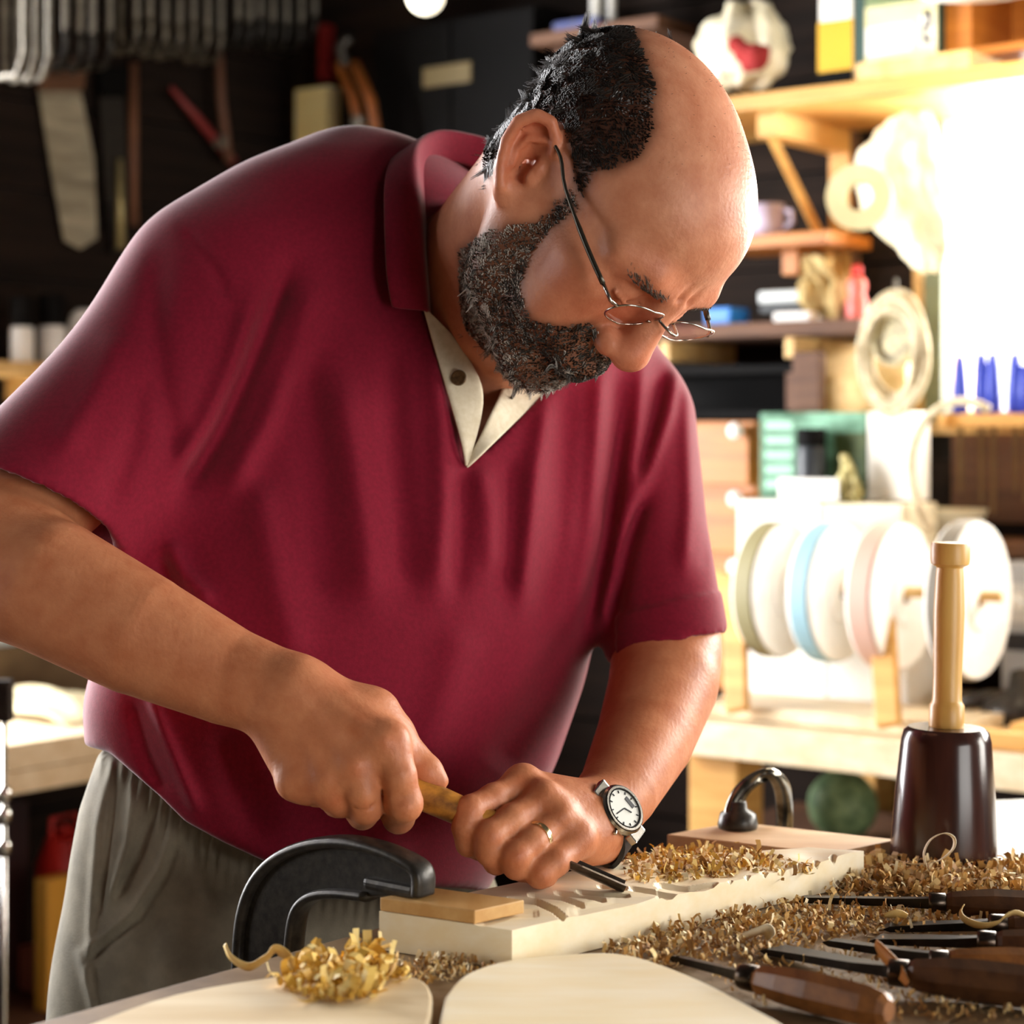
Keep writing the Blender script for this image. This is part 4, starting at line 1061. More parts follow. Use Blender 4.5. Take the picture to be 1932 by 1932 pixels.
small_box('pine_offcut', 1548, 1708, 650, wat('R', 1625, 778, .16)[1], .16, .02, M_PINE, 'pale pine panel leaning behind the coil of cord', 'panel')
small_box('brown_offcut', 1494, 1548, 662, wat('R', 1520, 790, .25)[1], .25, .02, M_BROWN, 'narrow brown board beside the pale pine panel', 'board')

# ---- the long back bench under the window
OB = .56
_, zb = wat('R', 1410, 1370, OB)
sL_ = su_('R', 1262, OB); sR_ = 2.9
t = thing('back_bench', rw((sL_ + sR_) / 2, OB / 2, 0), 'whitish wooden bench running along the wall under the window', 'workbench')
n_ = 4
for i in range(n_):
    a = .02 + (OB - .02) * i / n_; b = .02 + (OB - .02) * (i + 1) / n_
    wb(MB(), 'R', sL_, sR_, a + .001, b - .001, zb - .048, zb - .001 * (i % 2), .003).build('top_board', M_WHITEWOOD, t)
wb(MB(), 'R', sL_ + .01, sR_, .10, .13, zb - .10, zb - .049, .002).build('apron', M_WHITEWOOD, t)
for s_ in (sL_ + .05, 2.1, 2.85):
    for o_ in (OB - .07, .08):
        wb(MB(), 'R', s_ - .04, s_ + .04, o_ - .035, o_ + .035, 0, zb - .049, .004).build('leg', M_PINEX, t)
wb(MB(), 'R', sL_ + .02, sR_, .06, .10, .18, .26, .002).build('stretcher', M_PINEX, t)
# boxes on the bench
sA, sB = su_('R', 1300, .26), su_('R', 1420, .26)
z1 = wat('R', 1360, 795, .26)[1]
t = thing('drawer_cabinet', rw((sA + sB) / 2, .14, zb), 'orange wooden drawer cabinet with a white knob standing on the back bench', 'cabinet')
wb(MB(), 'R', sA - .1, sB, .03, .25, zb, z1, .002).build('carcass', M_ORANGE, t)
hh = (z1 - zb) / 4
for i in range(4):
    dr_ = wb(MB(), 'R', sA - .09, sB - .006, .25, .262, zb + hh * i + .006, zb + hh * (i + 1) - .006, .002).build('drawer', M_ORANGE, t)
    kc = rw(sB - .02, .262, zb + hh * (i + .86))
    MB().lathe([(.004, 0), (.004, .008), (.011, .012), (.013, .018), (.009, .024), (0, .025)], kc, (RN[0], RN[1], 0), 16).build('knob', M_WHITE, dr_, smooth=True)
zw = wat('R', 1540, 945, .34)[1]
def stack_box(name, u0, u1, z0, z1, o, dp, m_, label, cat):
    sA, sB = su_('R', u0, o), su_('R', u1, o)
    return one(wb(MB(), 'R', sA, sB, o - dp, o, z0, z1, .004).build(name, m_, loc=rw((sA + sB) / 2, o - dp / 2, z0)), label, cat)
zm = zb + (zw - zb) * .62
stack_box('storage_box', 1375, 1560, zb, zm - .001, .34, .25, M_CARD, 'white storage box on the back bench under the left upper white box', 'box')
stack_box('storage_box', 1563, 1712, zb, zm - .001, .34, .11, M_CARD, 'white storage box on the back bench under the right upper white box', 'box')
stack_box('storage_box', 1390, 1548, zm, zw, .34, .24, M_CARD, 'white box on the stack directly below the dark bottle and paper wad', 'box')
stack_box('storage_box', 1552, 1704, zm, zw - .002, .34, .11, mat('cream_card', (232, 224, 196), (216, 204, 168), rough=.7), 'cream box on the stack below the white side of the green carton', 'box')
# green picture carton with white end
sA, sB = su_('R', 1430, .30), su_('R', 1632, .30); z1 = wat('R', 1530, 778, .30)[1]
t = thing('picture_carton', rw((sA + sB) / 2, .2, zw), 'green printed carton with a white end standing on the white boxes', 'carton')
wb(MB(), 'R', sA, sB, .235, .295, zw + .001, z1, .003).build('box_body', mat('green_landscape_print', (120, 170, 140), (60, 104, 74), rough=.6, scale=(18, 18, 30)), t)
wb(MB(), 'R', sB + .0005, sB + (sB - sA) * .40, .235, .295, zw + .001, z1, .003).build('white_end', M_CARD, t)
for i in range(5):
    for (a, b) in ((.06, .32),):
        zr = zw + (z1 - zw) * (.12 + .17 * i); wb(MB(), 'R', sA + (sB - sA) * a, sA + (sB - sA) * b, .295, .2965, zr, zr + (z1 - zw) * .10).build('printed_panel', mat('mint_print', (160, 206, 178), rough=.6), t)
wb(MB(), 'R', sA + (sB - sA) * .72, sB, .295, .2965, zw + .002, z1 - .03).build('printed_panel', mat('moss_print', (78, 92, 48), (50, 70, 36), rough=.6, scale=(60, 60, 60)), t)
# dark squat bottle and paper wad in front of it
c = rw(su_('R', 1532, .32), .3225, zw)
def jar(name, c, r, h, m1, m2, label, cat, group=None, lid=.25):
    t = thing(name, c, label, cat, group)
    MB().lathe([(r * .92, 0), (r, .003), (r, h * (1 - lid) - .004), (r * .9, h * (1 - lid))], c, (0, 0, 1), 24).build('jar_body', m1, t, smooth=False, auto=35)
    MB().lathe([(r * .96, h * (1 - lid)), (r * .98, h * (1 - lid) + .002), (r * .98, h - .003), (r * .9, h)], c, (0, 0, 1), 24).build('lid', m2, t, smooth=False, auto=35)
    return t
jar('dark_canister', c, .022, wat('R', 1532, 808, .32)[1] - zw, mat('dark_canister', (46, 50, 54), rough=.4), M_DARK, 'dark grey canister in front of the green printed carton', 'canister')
stack_box('paper_pad', 1468, 1582, zw + .001, wat('R', 1520, 902, .338)[1], .3485, .003, M_CARD, 'small stack of white paper propped in front of the dark canister', 'paper')
blob_bag('paper_wad', 'R', [(866, 1592, 1598), (885, 1586, 1606), (910, 1584, 1616), (932, 1588, 1626), (943, 1594, 1622)], .325, .03, mat('yellowish_paper', (220, 208, 150), (150, 140, 80), rough=.8, scale=(90, 90, 90)), 'crumpled yellowish paper twist beside the green carton', 'paper', .03, 12)

# ---- rack of buffing wheels on a dowel
OW = .44
dz = wat('R', 1620, 1112, OW)[1]; sa_, sb_ = su_('R', 1372, OW), su_('R', 1888, OW)
t = thing('dowel_stand', rw((sa_ + sb_) / 2, OW, zb), 'pine stand with a long dowel that carries the white wheels', 'stand')
MB().tube([rw(sa_ - .03, OW, dz), rw(sb_, OW, dz)], .0075, 12).build('dowel', M_PINE, t, smooth=True)
wb(MB(), 'R', sa_ - .01, sb_ - .03, OW - .08, OW + .07, zb + .001, zb + .019, .002).build('base_board', M_WHITEWOOD, t)
def leg(s, dir_, name='support'):
    m = MB(); p1 = rw(s, OW + .012, dz + .012); p0 = rw(s + dir_ * .055, OW + .095, zb + .015)
    ax_ = (p1 - p0); L_ = ax_.length; ax_.normalize(); sd = (RR @ Vector((1, 0, 0))); nn_ = ax_.cross(sd).normalized()
    m.box((p0 + p1) / 2, (.034, .016, L_), Matrix((sd - ax_ * sd.dot(ax_), nn_, ax_)).transposed(), .002); m.build(name, M_PINEX, t)
leg(su_('R', 1668, OW), 1); leg(su_('R', 1405, OW) - .01, 1); leg(su_('R', 1412, OW) - .03, -1)
WH = [(1464, 'olive_rim', (150, 142, 104), 'white disc wheel with an olive rim at the far end of the dowel', .096, .030), (1568, 'blue_rim', (150, 186, 196), 'white disc wheel with a pale blue rim on the dowel', .097, .030),
      (1682, 'pink_rim', (206, 168, 150), 'white disc wheel with a pinkish rim behind the pine support', .100, .034), (1828, 'grey_rim', (120, 112, 98), 'white disc wheel behind the mallet handle at the near end of the dowel', .106, .026)]
M_FACE = mat('white_wheel_face', (250, 248, 242), (240, 236, 226), rough=.6, scale=(20, 20, 20))
for u, nm, c, lab, r, th in WH:
    s_ = su_('R', u, OW); ctr = rw(s_, OW, dz - .006)
    w = thing('disc_wheel', ctr, lab, 'wheel', 'wheels on the dowel')
    AX = (RD[0], RD[1], 0)
    MB().lathe([(.012, -th / 2 + .001), (r * .985, -th / 2 + .001), (r, -th / 2 + .003), (r, th / 2 - .003), (r * .985, th / 2 - .001), (.012, th / 2 - .001), (.012, -th / 2 + .001)], ctr, AX, 48).build('rim', mat(nm, c, rough=.6), w, smooth=False, auto=35)
    for sg in (-1, 1):
        MB().lathe([(.011, sg * (th / 2 - .0008)), (r * .975, sg * (th / 2 - .0008)), (r * .97, sg * (th / 2 + .0025)), (.040, sg * (th / 2 + .0025)), (.038, sg * (th / 2 + .006)), (.011, sg * (th / 2 + .006)), (.011, sg * (th / 2 - .0008))], ctr, AX, 48).build('face', M_FACE, w, smooth=False, auto=35)
# slats and tools lying on the bench to the right
for i, (u0, u1, o0, o1, lab) in enumerate(((1905, 2150, .40, .46, 'pine slat lying on the back bench behind the mallet'), (1780, 2050, .515, .545, 'second pine slat on the back bench nearer its front edge'))):
    sA, sB = su_('R', u0, o1), su_('R', u1, o1)
    one(wb(MB(), 'R', sA, sB, o0, o1, zb, zb + .022, .002).build('pine_offcut', M_PINEX, loc=rw(sA, o0, zb)), lab, 'board')
c = rw(su_('R', 1968, .30), .30, zb)
t = thing('iron_plane', c, 'dark iron tool lying at the back of the bench beside the grey machine', 'tool')
MB().lathe([(.05, .0), (.058, .01), (.05, .03), (.02, .045), (.016, .07), (0, .075)], c + RR @ Vector((-.03, 0, 0)), (0, 0, 1), 20).build('tool_body', M_IRON, t, smooth=True)
MB().tube([c + RR @ Vector(q) for q in ((-.03, 0, .035), (-.08, .01, .03), (-.12, .03, .02))], .012, 8).build('tool_handle', M_IRON, t, smooth=True)
# grey machine
sA, sB = su_('R', 1884, .24), su_('R', 2120, .24); z0 = wat('R', 1900, 1235, .24)[1]; z1 = wat('R', 1900, 1060, .24)[1]
t = thing('grey_machine', rw((sA + sB) / 2, .14, zb), 'grey metal radio like machine at the back of the bench', 'machine')
M_GREYM = mat('grey_enamel', (176, 178, 180), rough=.4)
wb(MB(), 'R', sA, sB, .04, .235, zb, z1, .008).build('housing', M_GREYM, t)
wb(MB(), 'R', sA + .01, sB - .01, .235, .239, z1 - .085, z1 - .03, .002).build('panel', mat('silver_panel', (206, 206, 204), rough=.3, metal=.4), t)
wb(MB(), 'R', sA + .01, sB - .01, .235, .239, z1 - .125, z1 - .10, .002).build('slot', M_INK, t)
for i in range(4): MB().lathe([(.012, 0), (.011, .010), (0, .011)], rw(sA + .03 + .045 * i, .239, z1 - .055), (RN[0], RN[1], 0), 16).build('knob', M_WHITE, t, smooth=True)
# tool rack with blue handled tools below the window
sA, sB = su_('R', 1772, .15), su_('R', 2060, .15); zr = wat('R', 1850, 782, .15)[1]
t = thing('tool_rack', rw((sA + sB) / 2, .06, zr), 'pine tool rack strip below the window holding blue handled tools', 'rack')
for i in range(5):
    wb(MB(), 'R', sA, sB, .03 + .0246 * i, .03 + .0246 * i + .012, zr - .018, zr, .001).build('rack_slat', M_PINEX, t)
wb(MB(), 'R', sA, sA + .012, .0215, .155, zr - .019, zr + .001).build('rack_end', M_PINEX, t)
tools = [(1812, 0, 672), (1852, .01, 668), (1874, .012, 668), (1916, .004, 668), (1935, .0, 690), (1962, .0, 670)]
for i, (u, o_, vt) in enumerate(tools):
    c = rw(su_('R', u, .114), .1142, zr + .0005); ztop = wat('R', u, vt, .11)[1]; zbt = wat('R', u, 930 + 20 * (i % 3), .11)[1]
    w = thing('hand_tool', c, 'blue handled tool hanging in the rack below the window', 'hand tool', 'blue handled tools in the rack')
    h = ztop - zr
    MB().lathe([(.0085, .001), (.0125, .004), (.0120, h * .45), (.0095, h * .8), (.0065, h)], c, (0, 0, 1), 12).build('handle', M_BLUE, w, smooth=True)
    MB().tube([c, c + Vector((0, 0, (zbt - zr) * .7)), c + Vector((0, 0, zbt - zr))], [.0042, .0038, .0026], 8).build('shank', mat('brownish_steel', (150, 124, 84), (104, 84, 56), rough=.35, metal=.7), w)
# dark panel behind the shanks, hoop and bowl
sA, sB = su_('R', 1790, .04), su_('R', 2090, .04)
one(wb(MB(), 'R', sA, sB, .022, .03, wat('R', 1850, 985, .03)[1], zr - .03).build('hardboard_sheet', M_BROWN, loc=rw(sA, .025, 1.0)), 'brown back panel under the tool rack', 'panel')
hc = wpt('R', 1826, 900, .325)
pts = [hc + RR @ Vector((.085 * math.cos(a), .02 * math.sin(a), .105 * math.sin(a))) for a in np.linspace(.35 * math.pi, 1.25 * math.pi, 24)]
one(MB().tube(pts, .006, 8).build('cane_hoop', M_CORD, loc=pts[-1], smooth=True), 'bent cane hoop hanging left of the blue handled tools', 'hoop')
sA, sB = su_('R', 1735, .2), su_('R', 2090, .2); z1 = wat('R', 1800, 1022, .2)[1]
t = thing('low_rack_shelf', rw((sA + sB) / 2, .1, z1 - .02), 'dark wooden ledge below the tool rack carrying a pale bowl', 'shelf')
wb(MB(), 'R', sA, sB, .02, .20, z1 - .02, z1, .002).build('board', M_BROWN, t)
wb(MB(), 'R', sA + .01, sA + .03, .02, .18, z1 - .06, z1 - .021).build('bracket', M_BROWN, t)
c = rw(su_('R', 1790, .13), .13, z1)
one(MB().lathe([(.025, 0), (.03, .003), (.052, .03), (.058, .045), (.055, .045), (.049, .030), (.027, .006), (0, .006)], c, (0, 0, 1), 32).build('bowl', mat('pale_bowl', (222, 212, 184), (204, 192, 158), rough=.5), loc=c, smooth=True), 'pale shallow bowl on the ledge below the tool rack', 'bowl')
# green ball under the bench, on a crate
bc = wpt('R', 1590, 1518, .34)
rb_ = .050
t = thing('crate', rw(su_('R', 1590, .34), .3, 0), 'brown slatted crate standing under the back bench', 'crate')
sc_ = su_('R', 1590, .34); ztop = bc.z - rb_
for i in range(4): 
    zA = .02 + (ztop - .03) * i / 4; wb(MB(), 'R', sc_ - .20, sc_ + .22, .395, .41, zA, zA + (ztop - .03) / 4 - .012, .002).build('slat', M_BROWN, t)
for s_ in (-.2, .2): wb(MB(), 'R', sc_ + s_ - .015, sc_ + s_ + .015, .12, .394, 0, ztop - .012, .002).build('crate_side', M_BROWN, t)
wb(MB(), 'R', sc_ - .20, sc_ + .22, .12, .41, ztop - .0115, ztop, .001).build('crate_lid', M_BROWN, t)
one(MB().lathe([(rb_ * math.sin(a), -rb_ * math.cos(a)) for a in np.linspace(.02, 3.12, 18)], bc, (0, 0, 1), 28).build('ball', mat('mottled_green_ball', (132, 158, 112), (92, 118, 80), rough=.6, scale=(45, 45, 45), contrast=(.42, .58)), loc=bc - Vector((0, 0, rb_)), smooth=True), 'mottled green ball on the crate under the back bench', 'ball')

# dark cabinet and shelf clutter behind the head
sA, sB = su_('R', 640, .18), su_('R', 1010, .18); z0 = wat('R', 800, 560, .18)[1]; z1 = wat('R', 800, 40, .18)[1]
t = thing('wall_cabinet', rw((sA + sB) / 2, .1, z0), 'black tool cabinet on the wall behind the man with a tan label plate', 'cabinet')
wb(MB(), 'R', sA + .08, sB, .022, .165, z0, z1, .003).build('carcass', M_DARK, t)
for a, b in ((sA + .085, (sA + sB) / 2 + .038), ((sA + sB) / 2 + .042, sB - .005)):
    d_ = wb(MB(), 'R', a, b, .165, .18, z0 + .005, z1 - .005, .002).build('door', M_DARK, t)
s0, s1, za, zb2 = wrect('R', 798, 888, 122, 160, .182)
wb(MB(), 'R', s0, s1, .18, .183, za, zb2, .001).build('label_plate', mat('tan_label', (120, 104, 66), rough=.6), t)
MB().lathe([(.006, 0), (.010, .012), (0, .014)], rw((sA + sB) / 2 + .03, .18, (z0 + z1) / 2), (RN[0], RN[1], 0), 12).build('knob', M_IRON, t)
# tubes and a blue pack on top shelf behind head
zt = wat('R', 1090, 62, .2)[1]
sA, sB = su_('R', 1000, .24), su_('R', 1240, .24)
t = thing('high_shelf', rw((sA + sB) / 2, .1, zt - .02), 'dark high shelf behind the man carrying white tubes and a blue pack', 'shelf')
wb(MB(), 'R', sA, sB, .02, .24, zt - .02, zt, .002).build('board', M_BROWN, t)
wb(MB(), 'R', sA + .02, sA + .04, .02, .2, zt - .06, zt - .021).build('bracket', M_BROWN, t)
stack_box('blue_pack', 1042, 1128, zt, wat('R', 1085, 36, .22)[1], .22, .05, mat('slate_blue_card', (66, 80, 150), (90, 96, 130), rough=.6, scale=(80, 80, 80)), 'small slate blue pack on the high shelf behind the head', 'pack')
for u, r in ((1124, .009), (1154, .007)):
    c = rw(su_('R', u, .15), .15, zt)
    one(MB().lathe([(r, 0), (r, .10), (r * .5, .11), (r * .4, .13), (0, .13)], c, (0, 0, 1), 14).build('tube', M_CARD, loc=c, smooth=False, auto=40), 'thick white tube standing on the high shelf' if u < 1140 else 'thin white tube standing on the high shelf', 'tube')
# dark open shelf case right of the shoulder
sA, sB = su_('R', 1150, .22), su_('R', 1490, .22); z0 = zb + .0; 
zA = wat('R', 1390, 790, .22)[1]; zB = wat('R', 1390, 690, .22)[1]
t = thing('dark_case', rw((sA + sB) / 2, .1, zA), 'black open wall case below the low brown shelf', 'case')
wb(MB(), 'R', sA, sB, .022, .03, zA, zB).build('back', M_DARK, t)
wb(MB(), 'R', sA, sB, .031, .21, zA, zA + .012).build('bottom', M_DARK, t); wb(MB(), 'R', sA, sB, .031, .21, zB - .012, zB).build('top', M_DARK, t)
wb(MB(), 'R', sB - .012, sB, .031, .21, zA + .0125, zB - .0125).build('side', M_BROWN, t)

# ================================================================== left wall
# rail with rows of hanging G clamps: only their rounded lower ends reach into view
zrail = 2.24
t = thing('clamp_rail', lw(.45, .06, zrail - .03), 'dark wooden rail high on the left wall from which the clamps hang', 'rail')
wb(MB(), 'L', .02, 1.04, .022, .05, zrail - .03, zrail + .03, .002).build('rail_board', M_BROWN, t)
def g_clamp(u, vb, o, width, size_word, material, i):
    s, zb_ = wat('L', u, vb, o)
    yaw = random.uniform(-.08, .08)
    R_ = RLm @ Matrix.Rotation(yaw, 3, 'Z')
    zt_ = zrail - .045; c = lw(s, o, zb_)
    w = thing('g_clamp', (c.x, c.y, zb_), size_word, 'clamp', 'clamps hanging on the rail')
    H_ = zt_ - zb_
    path = [(-width * .5, H_), (-width * .5, H_ * .4), (-width * .5, width * .45), (-width * .30, width * .10), (0, .008), (width * .30, width * .10), (width * .5, width * .5), (width * .5, width * .9)]
    pts = [c + R_ @ Vector((0, a, b)) for a, b in [tuple(q) for q in catmull([(a, b) for a, b in path], 4)]]
    MB().tube(pts, .0058, 8).build('frame', material, w, smooth=True)
    MB().tube([c + R_ @ Vector((0, width * .5, width * .8)), c + R_ @ Vector((0, width * .5, width * .8 + H_ * .35))], .006, 8).build('screw', M_GREYIRON, w)
    MB().tube([pts[0], pts[0] + Vector((0, 0, .02)), c + R_ @ Vector((0, -width * .5 - .02, H_ + .02))], .008, 6).build('hook_end', material, w)
M_HUNG = mat('dark_hung_iron', (62, 58, 52), (30, 28, 26), rough=.3, metal=.5, scale=(30, 30, 30))
M_HUNG2 = mat('worn_hung_iron', (128, 120, 104), (50, 46, 40), rough=.3, metal=.5, scale=(30, 30, 30))
CL = [(12, 152), (38, 156), (62, 158)], [(96, 132), (122, 136), (150, 138), (180, 134)], [(232, 104), (256, 100), (284, 108), (312, 112), (340, 104), (366, 118), (392, 122)], [(426, 92), (448, 96), (470, 88), (494, 94), (520, 97), (548, 96), (572, 82)]
LBL = ['big black G clamp hanging on the rail at its window end', 'G clamp hanging on the rail between the big clamps and the greyish ones', 'worn greyish G clamp hanging above the long saws', 'slim black G clamp hanging at the corner end of the rail']
for gi, (row, o_, w_, m_) in enumerate(zip(CL, (.17, .16, .14, .12), (.085, .075, .070, .060), (M_GREYIRON, M_HUNG, M_HUNG2, M_HUNG))):
    for i, (u, v) in enumerate(row): g_clamp(u, v, o_ + .012 * (i % 2), w_, LBL[gi], m_, i)
# saws and other hand tools hanging on the boards
def hung(name, pts_uv, o, th, material, label, cat, extra=None, handle=None):
    """flat tool cut to an outline, hung flat against the left wall"""
    P3 = [wat('L', u, v, o) for u, v in pts_uv]; s0 = sum(p[0] for p in P3) / len(P3); z0 = min(p[1] for p in P3)
    t = thing(name, lw(s0, o, z0), label, cat)
    M_ = wmat('L', 0, 0, 0)
    MB(M_).prism([(a, b) for a, b in P3], (0, o, 0), (1, 0, 0), (0, 0, 1), (0, 1, 0), th).build('blade', material, t)
    if handle:
        hp = [wat('L', u, v, o) for u, v in handle[0]]
        MB(M_).prism([(a, b) for a, b in hp], (0, o - .006, 0), (1, 0, 0), (0, 0, 1), (0, 1, 0), th + .016).build('handle', handle[1], t, bev=.003)
    return t
M_SAW = mat('dull_saw_steel', (196, 186, 160), (130, 122, 104), rough=.4, metal=.3, scale=(4, 4, 30))
hung('hand_saw', [(72, 170), (150, 170), (176, 300), (182, 450), (150, 470), (120, 455), (95, 320)], .036, .003, M_SAW, 'wide tapering hand saw hanging on the left wall boards', 'saw',
     handle=([(66, 110), (158, 110), (150, 172), (72, 172)], M_BROWN))
hung('hand_saw', [(186, 180), (232, 180), (240, 330), (236, 470), (212, 480), (196, 330)], .040, .003, M_IRON, 'dark narrow saw blade hanging beside the wide hand saw', 'saw',
     handle=([(182, 128), (236, 128), (234, 184), (186, 184)], M_DARK))
b0, b1 = wpt('L', 252, 120, .05), wpt('L', 252, 425, .05)
one(MB().tube([b0, b1], .0085, 10).build('wooden_stick', mat('red_brown_stick', (120, 80, 56), (96, 60, 42), rough=.6), loc=b1, smooth=True), 'thin red brown wooden stick hanging right of the dark saw', 'stick')
b0, b1 = wpt('L', 226, 300, .055), wpt('L', 228, 470, .055)
one(MB().tube([b0, b1], [.005, .009], 10).build('file', mat('yellowish_steel', (170, 156, 110), rough=.4, metal=.5), loc=b1, smooth=True), 'short yellowish file hanging over the dark saw blade', 'file')
# loppers: two arms crossing, red grips
t = thing('loppers', wpt('L', 380, 300, .06), 'long crossed loppers with faded red arms on the left wall', 'loppers')
MB().tube([wpt('L', 322, 165, .06), wpt('L', 370, 220, .06), wpt('L', 440, 305, .06)], [.005, .008, .010], 8).build('arm', mat('faded_red', (128, 44, 44), rough=.5), t, smooth=True)
MB().tube([wpt('L', 412, 70, .078), wpt('L', 418, 190, .078), wpt('L', 432, 305, .078)], [.008, .008, .009], 8).build('arm', mat('brown_arm', (104, 70, 54), rough=.6), t, smooth=True)
MB().lathe([(.012, -.012), (.012, .012), (0, .013)], wpt('L', 418, 268, .072), (LN[0], LN[1], 0), 12).build('pivot', M_GREYIRON, t)
# corner post, pale block, pincers with orange handles
_, zz0 = wat('L', 470, 300, .1)
stud('pale_block', 'R', 556, 618, 165, 330, .06, .035, mat('pale_yellow_wood', (255, 244, 190), (248, 230, 160), rough=.6, scale=(4, 4, 40)), 'pale yellow wooden block hanging in the dark corner behind the shoulder', 'block')
stud('red_lever', 'R', 600, 612, 45, 150, .06, .03, mat('dark_red_paint', (120, 24, 20), rough=.5), 'red steel lever hanging above the pale block', 'lever')
t = thing('pincers', wpt('R', 690, 290, .25), 'orange handled pincers hanging beside the black cabinet', 'pincers')
M_ORP = mat('orange_grip', (150, 84, 30), (104, 56, 20), rough=.5)
for (ua, ub, uc) in ((640, 668, 690), (668, 700, 716)):
    MB().tube([wpt('R', ua, 120, .25), wpt('R', ub, 190, .25), wpt('R', uc, 285, .25)], [.011, .010, .008], 8).build('grip', M_ORP, t, smooth=True)
MB().lathe([(.012, -.014), (.012, .014), (0, .015)], wpt('R', 682, 232, .245), (RN[0], RN[1], 0), 12).build('rivet', M_GREYIRON, t)
MB().tube([wpt('R', 654, 125, .25), wpt('R', 640, 90, .25), wpt('R', 660, 70, .25)], .010, 8).build('jaw', M_IRON, t, smooth=True)
# shelf with jars at the left edge
zs4 = wat('L', 40, 682, .20)[1]; sA, sB = su_('L', 175, .20), su_('L', -60, .20)
t = thing('jar_shelf', lw((sA + sB) / 2, .1, zs4 - .02), 'light wooden shelf on the left wall holding white jars', 'shelf')
wb(MB(), 'L', sA, sB, .02, .20, zs4 - .022, zs4, .002).build('board', M_PINE, t)
wb(MB(), 'L', sA + .02, sA + .04, .02, .18, zs4 - .06, zs4 - .023).build('bracket', M_PINE, t)
for (u, w, vt, lab) in ((42, 22, 560, 'white jar with a dark lid nearest the end of the jar shelf'), (98, 26, 556, 'white jar with a dark lid beside the shoulder on the jar shelf')):
    c = lw(su_('L', u, .13), .13, zs4)
    jar('jar', c, w / FPX * 3.3, wat('L', u, vt, .13)[1] - zs4, M_WHITE, M_DARK, lab, 'jar', lid=.45)
c = lw(su_('L', 158, .10), .10, zs4)
one(MB().lathe([(.02, 0), (.028, .01), (.030, .06), (.022, .09), (.012, .10), (0, .10)], c, (0, 0, 1), 20).build('white_flask', M_WHITE, loc=c, smooth=True), 'rounded white flask standing behind the jars', 'flask')
# left bench with a cloth, things below it
OL = .50; _, zl = wat('L', 100, 1392, OL)
sA, sB = su_('L', 330, OL), 2.6
t = thing('side_bench', lw((sA + sB) / 2, OL / 2, 0), 'whitish side bench along the left wall behind the man', 'workbench')
for i in range(4):
    a = .02 + (OL - .02) * i / 4; b = .02 + (OL - .02) * (i + 1) / 4
    wb(MB(), 'L', sA, sB, a + .001, b - .001, zl - .04, zl - .001 * (i % 2), .003).build('top_board', M_WHITEWOOD, t)
wb(MB(), 'L', sA, sB, OL - .028, OL - .006, zl - .075, zl - .041, .002).build('apron', M_WHITEWOOD, t)
for s_ in (sA + .06, 1.7, 2.5):
    for o_ in (OL - .06, .08): wb(MB(), 'L', s_ - .035, s_ + .035, o_ - .03, o_ + .03, 0, zl - .041, .003).build('leg', M_BROWN, t)
wb(MB(), 'L', sA, sB, .08, OL - .05, .40, .42, .002).build('lower_shelf', M_BROWN, t)
# folded cloth
rows_ = []
for i in range(9):
    row = []
    for k in range(17):
        a = su_('L', 15, .3) + (su_('L', 200, .3) - su_('L', 15, .3)) * k / 16; q = math.sin(math.pi * i / 8) ** .5
        hgt = .018 + .022 * math.exp(-((k - 6) / 3.0) ** 2) + .006 * math.sin(k * 1.7 + i)
        row.append(lw(a, .14 + .30 * i / 8, zl + .001 + hgt * q))
    rows_.append(row)
one(MB().grid(rows_).build('cloth', mat('cream_rag', (226, 214, 176), (206, 190, 146), rough=.9, scale=(30, 30, 30), bump=.3), loc=lw(su_('L', 100, .3), .3, zl), smooth=True, solid=.006, sub=1), 'cream rag bunched up on the side bench', 'cloth')
# pale carton on the side bench, at the left edge
def lbox(name, u0, u1, v0, v1, o, dp, m_, label, cat, z0=None):
    s0, s1, za, zb_ = wrect('L', u0, u1, v0, v1, o); za = za if z0 is None else z0
    return one(wb(MB(), 'L', s0, s1, o - dp, o, za, zb_, .004).build(name, m_, loc=lw((s0 + s1) / 2, o - dp / 2, za)), label, cat)
lbox('brown_crate', -80, 205, 1215, 1330, .14, .11, mat('dusty_brown', (120, 100, 74), (96, 78, 56), rough=.8), 'dusty brown box at the back of the side bench', 'box', z0=zl)
lbox('pale_blue_carton', -70, 34, 1160, 1215, .13, .09, mat('pale_blue_card', (206, 222, 232), rough=.7), 'pale blue carton on the dusty brown box', 'carton', z0=wat('L', 60, 1216, .14)[1])
# under the bench
zf = .4205
c = lw(su_('L', 122, .30), .30, zf)
t = thing('red_petrol_can', c, 'red metal can on the shelf under the side bench', 'can')
hcan = wat('L', 122, 1555, .30)[1] - zf
MB().lathe([(.042, 0), (.046, .006), (.046, hcan * .75), (.03, hcan * .92), (.012, hcan * .95), (.012, hcan)], c, (0, 0, 1), 24).build('can_body', M_RED, t, smooth=False, auto=40)
MB().tube([c + RLm @ Vector(q) for q in ((-.03, 0, hcan * .8), (-.025, 0, hcan * 1.05), (.025, 0, hcan * 1.05), (.03, 0, hcan * .8))], .005, 6).build('can_handle', M_RED, t, smooth=True)
lbox('yellow_box', 88, 150, 1655, 1690, .42, .03, mat('ochre_box', (200, 146, 50), rough=.6), 'ochre block lying on the lower shelf edge under the side bench', 'block', z0=zf)
lbox('dark_crate', -60, 55, 1520, 1760, .28, .14, mat('dark_red_crate', (60, 30, 28), (40, 24, 22), rough=.7), 'dark crate standing under the side bench at its window end', 'crate', z0=zf)
lbox('pink_block', 112, 142, 1800, 1860, .38, .10, mat('dull_pink', (170, 110, 90), rough=.7), 'dull pink block on the lower shelf under the side bench', 'block', z0=zf)
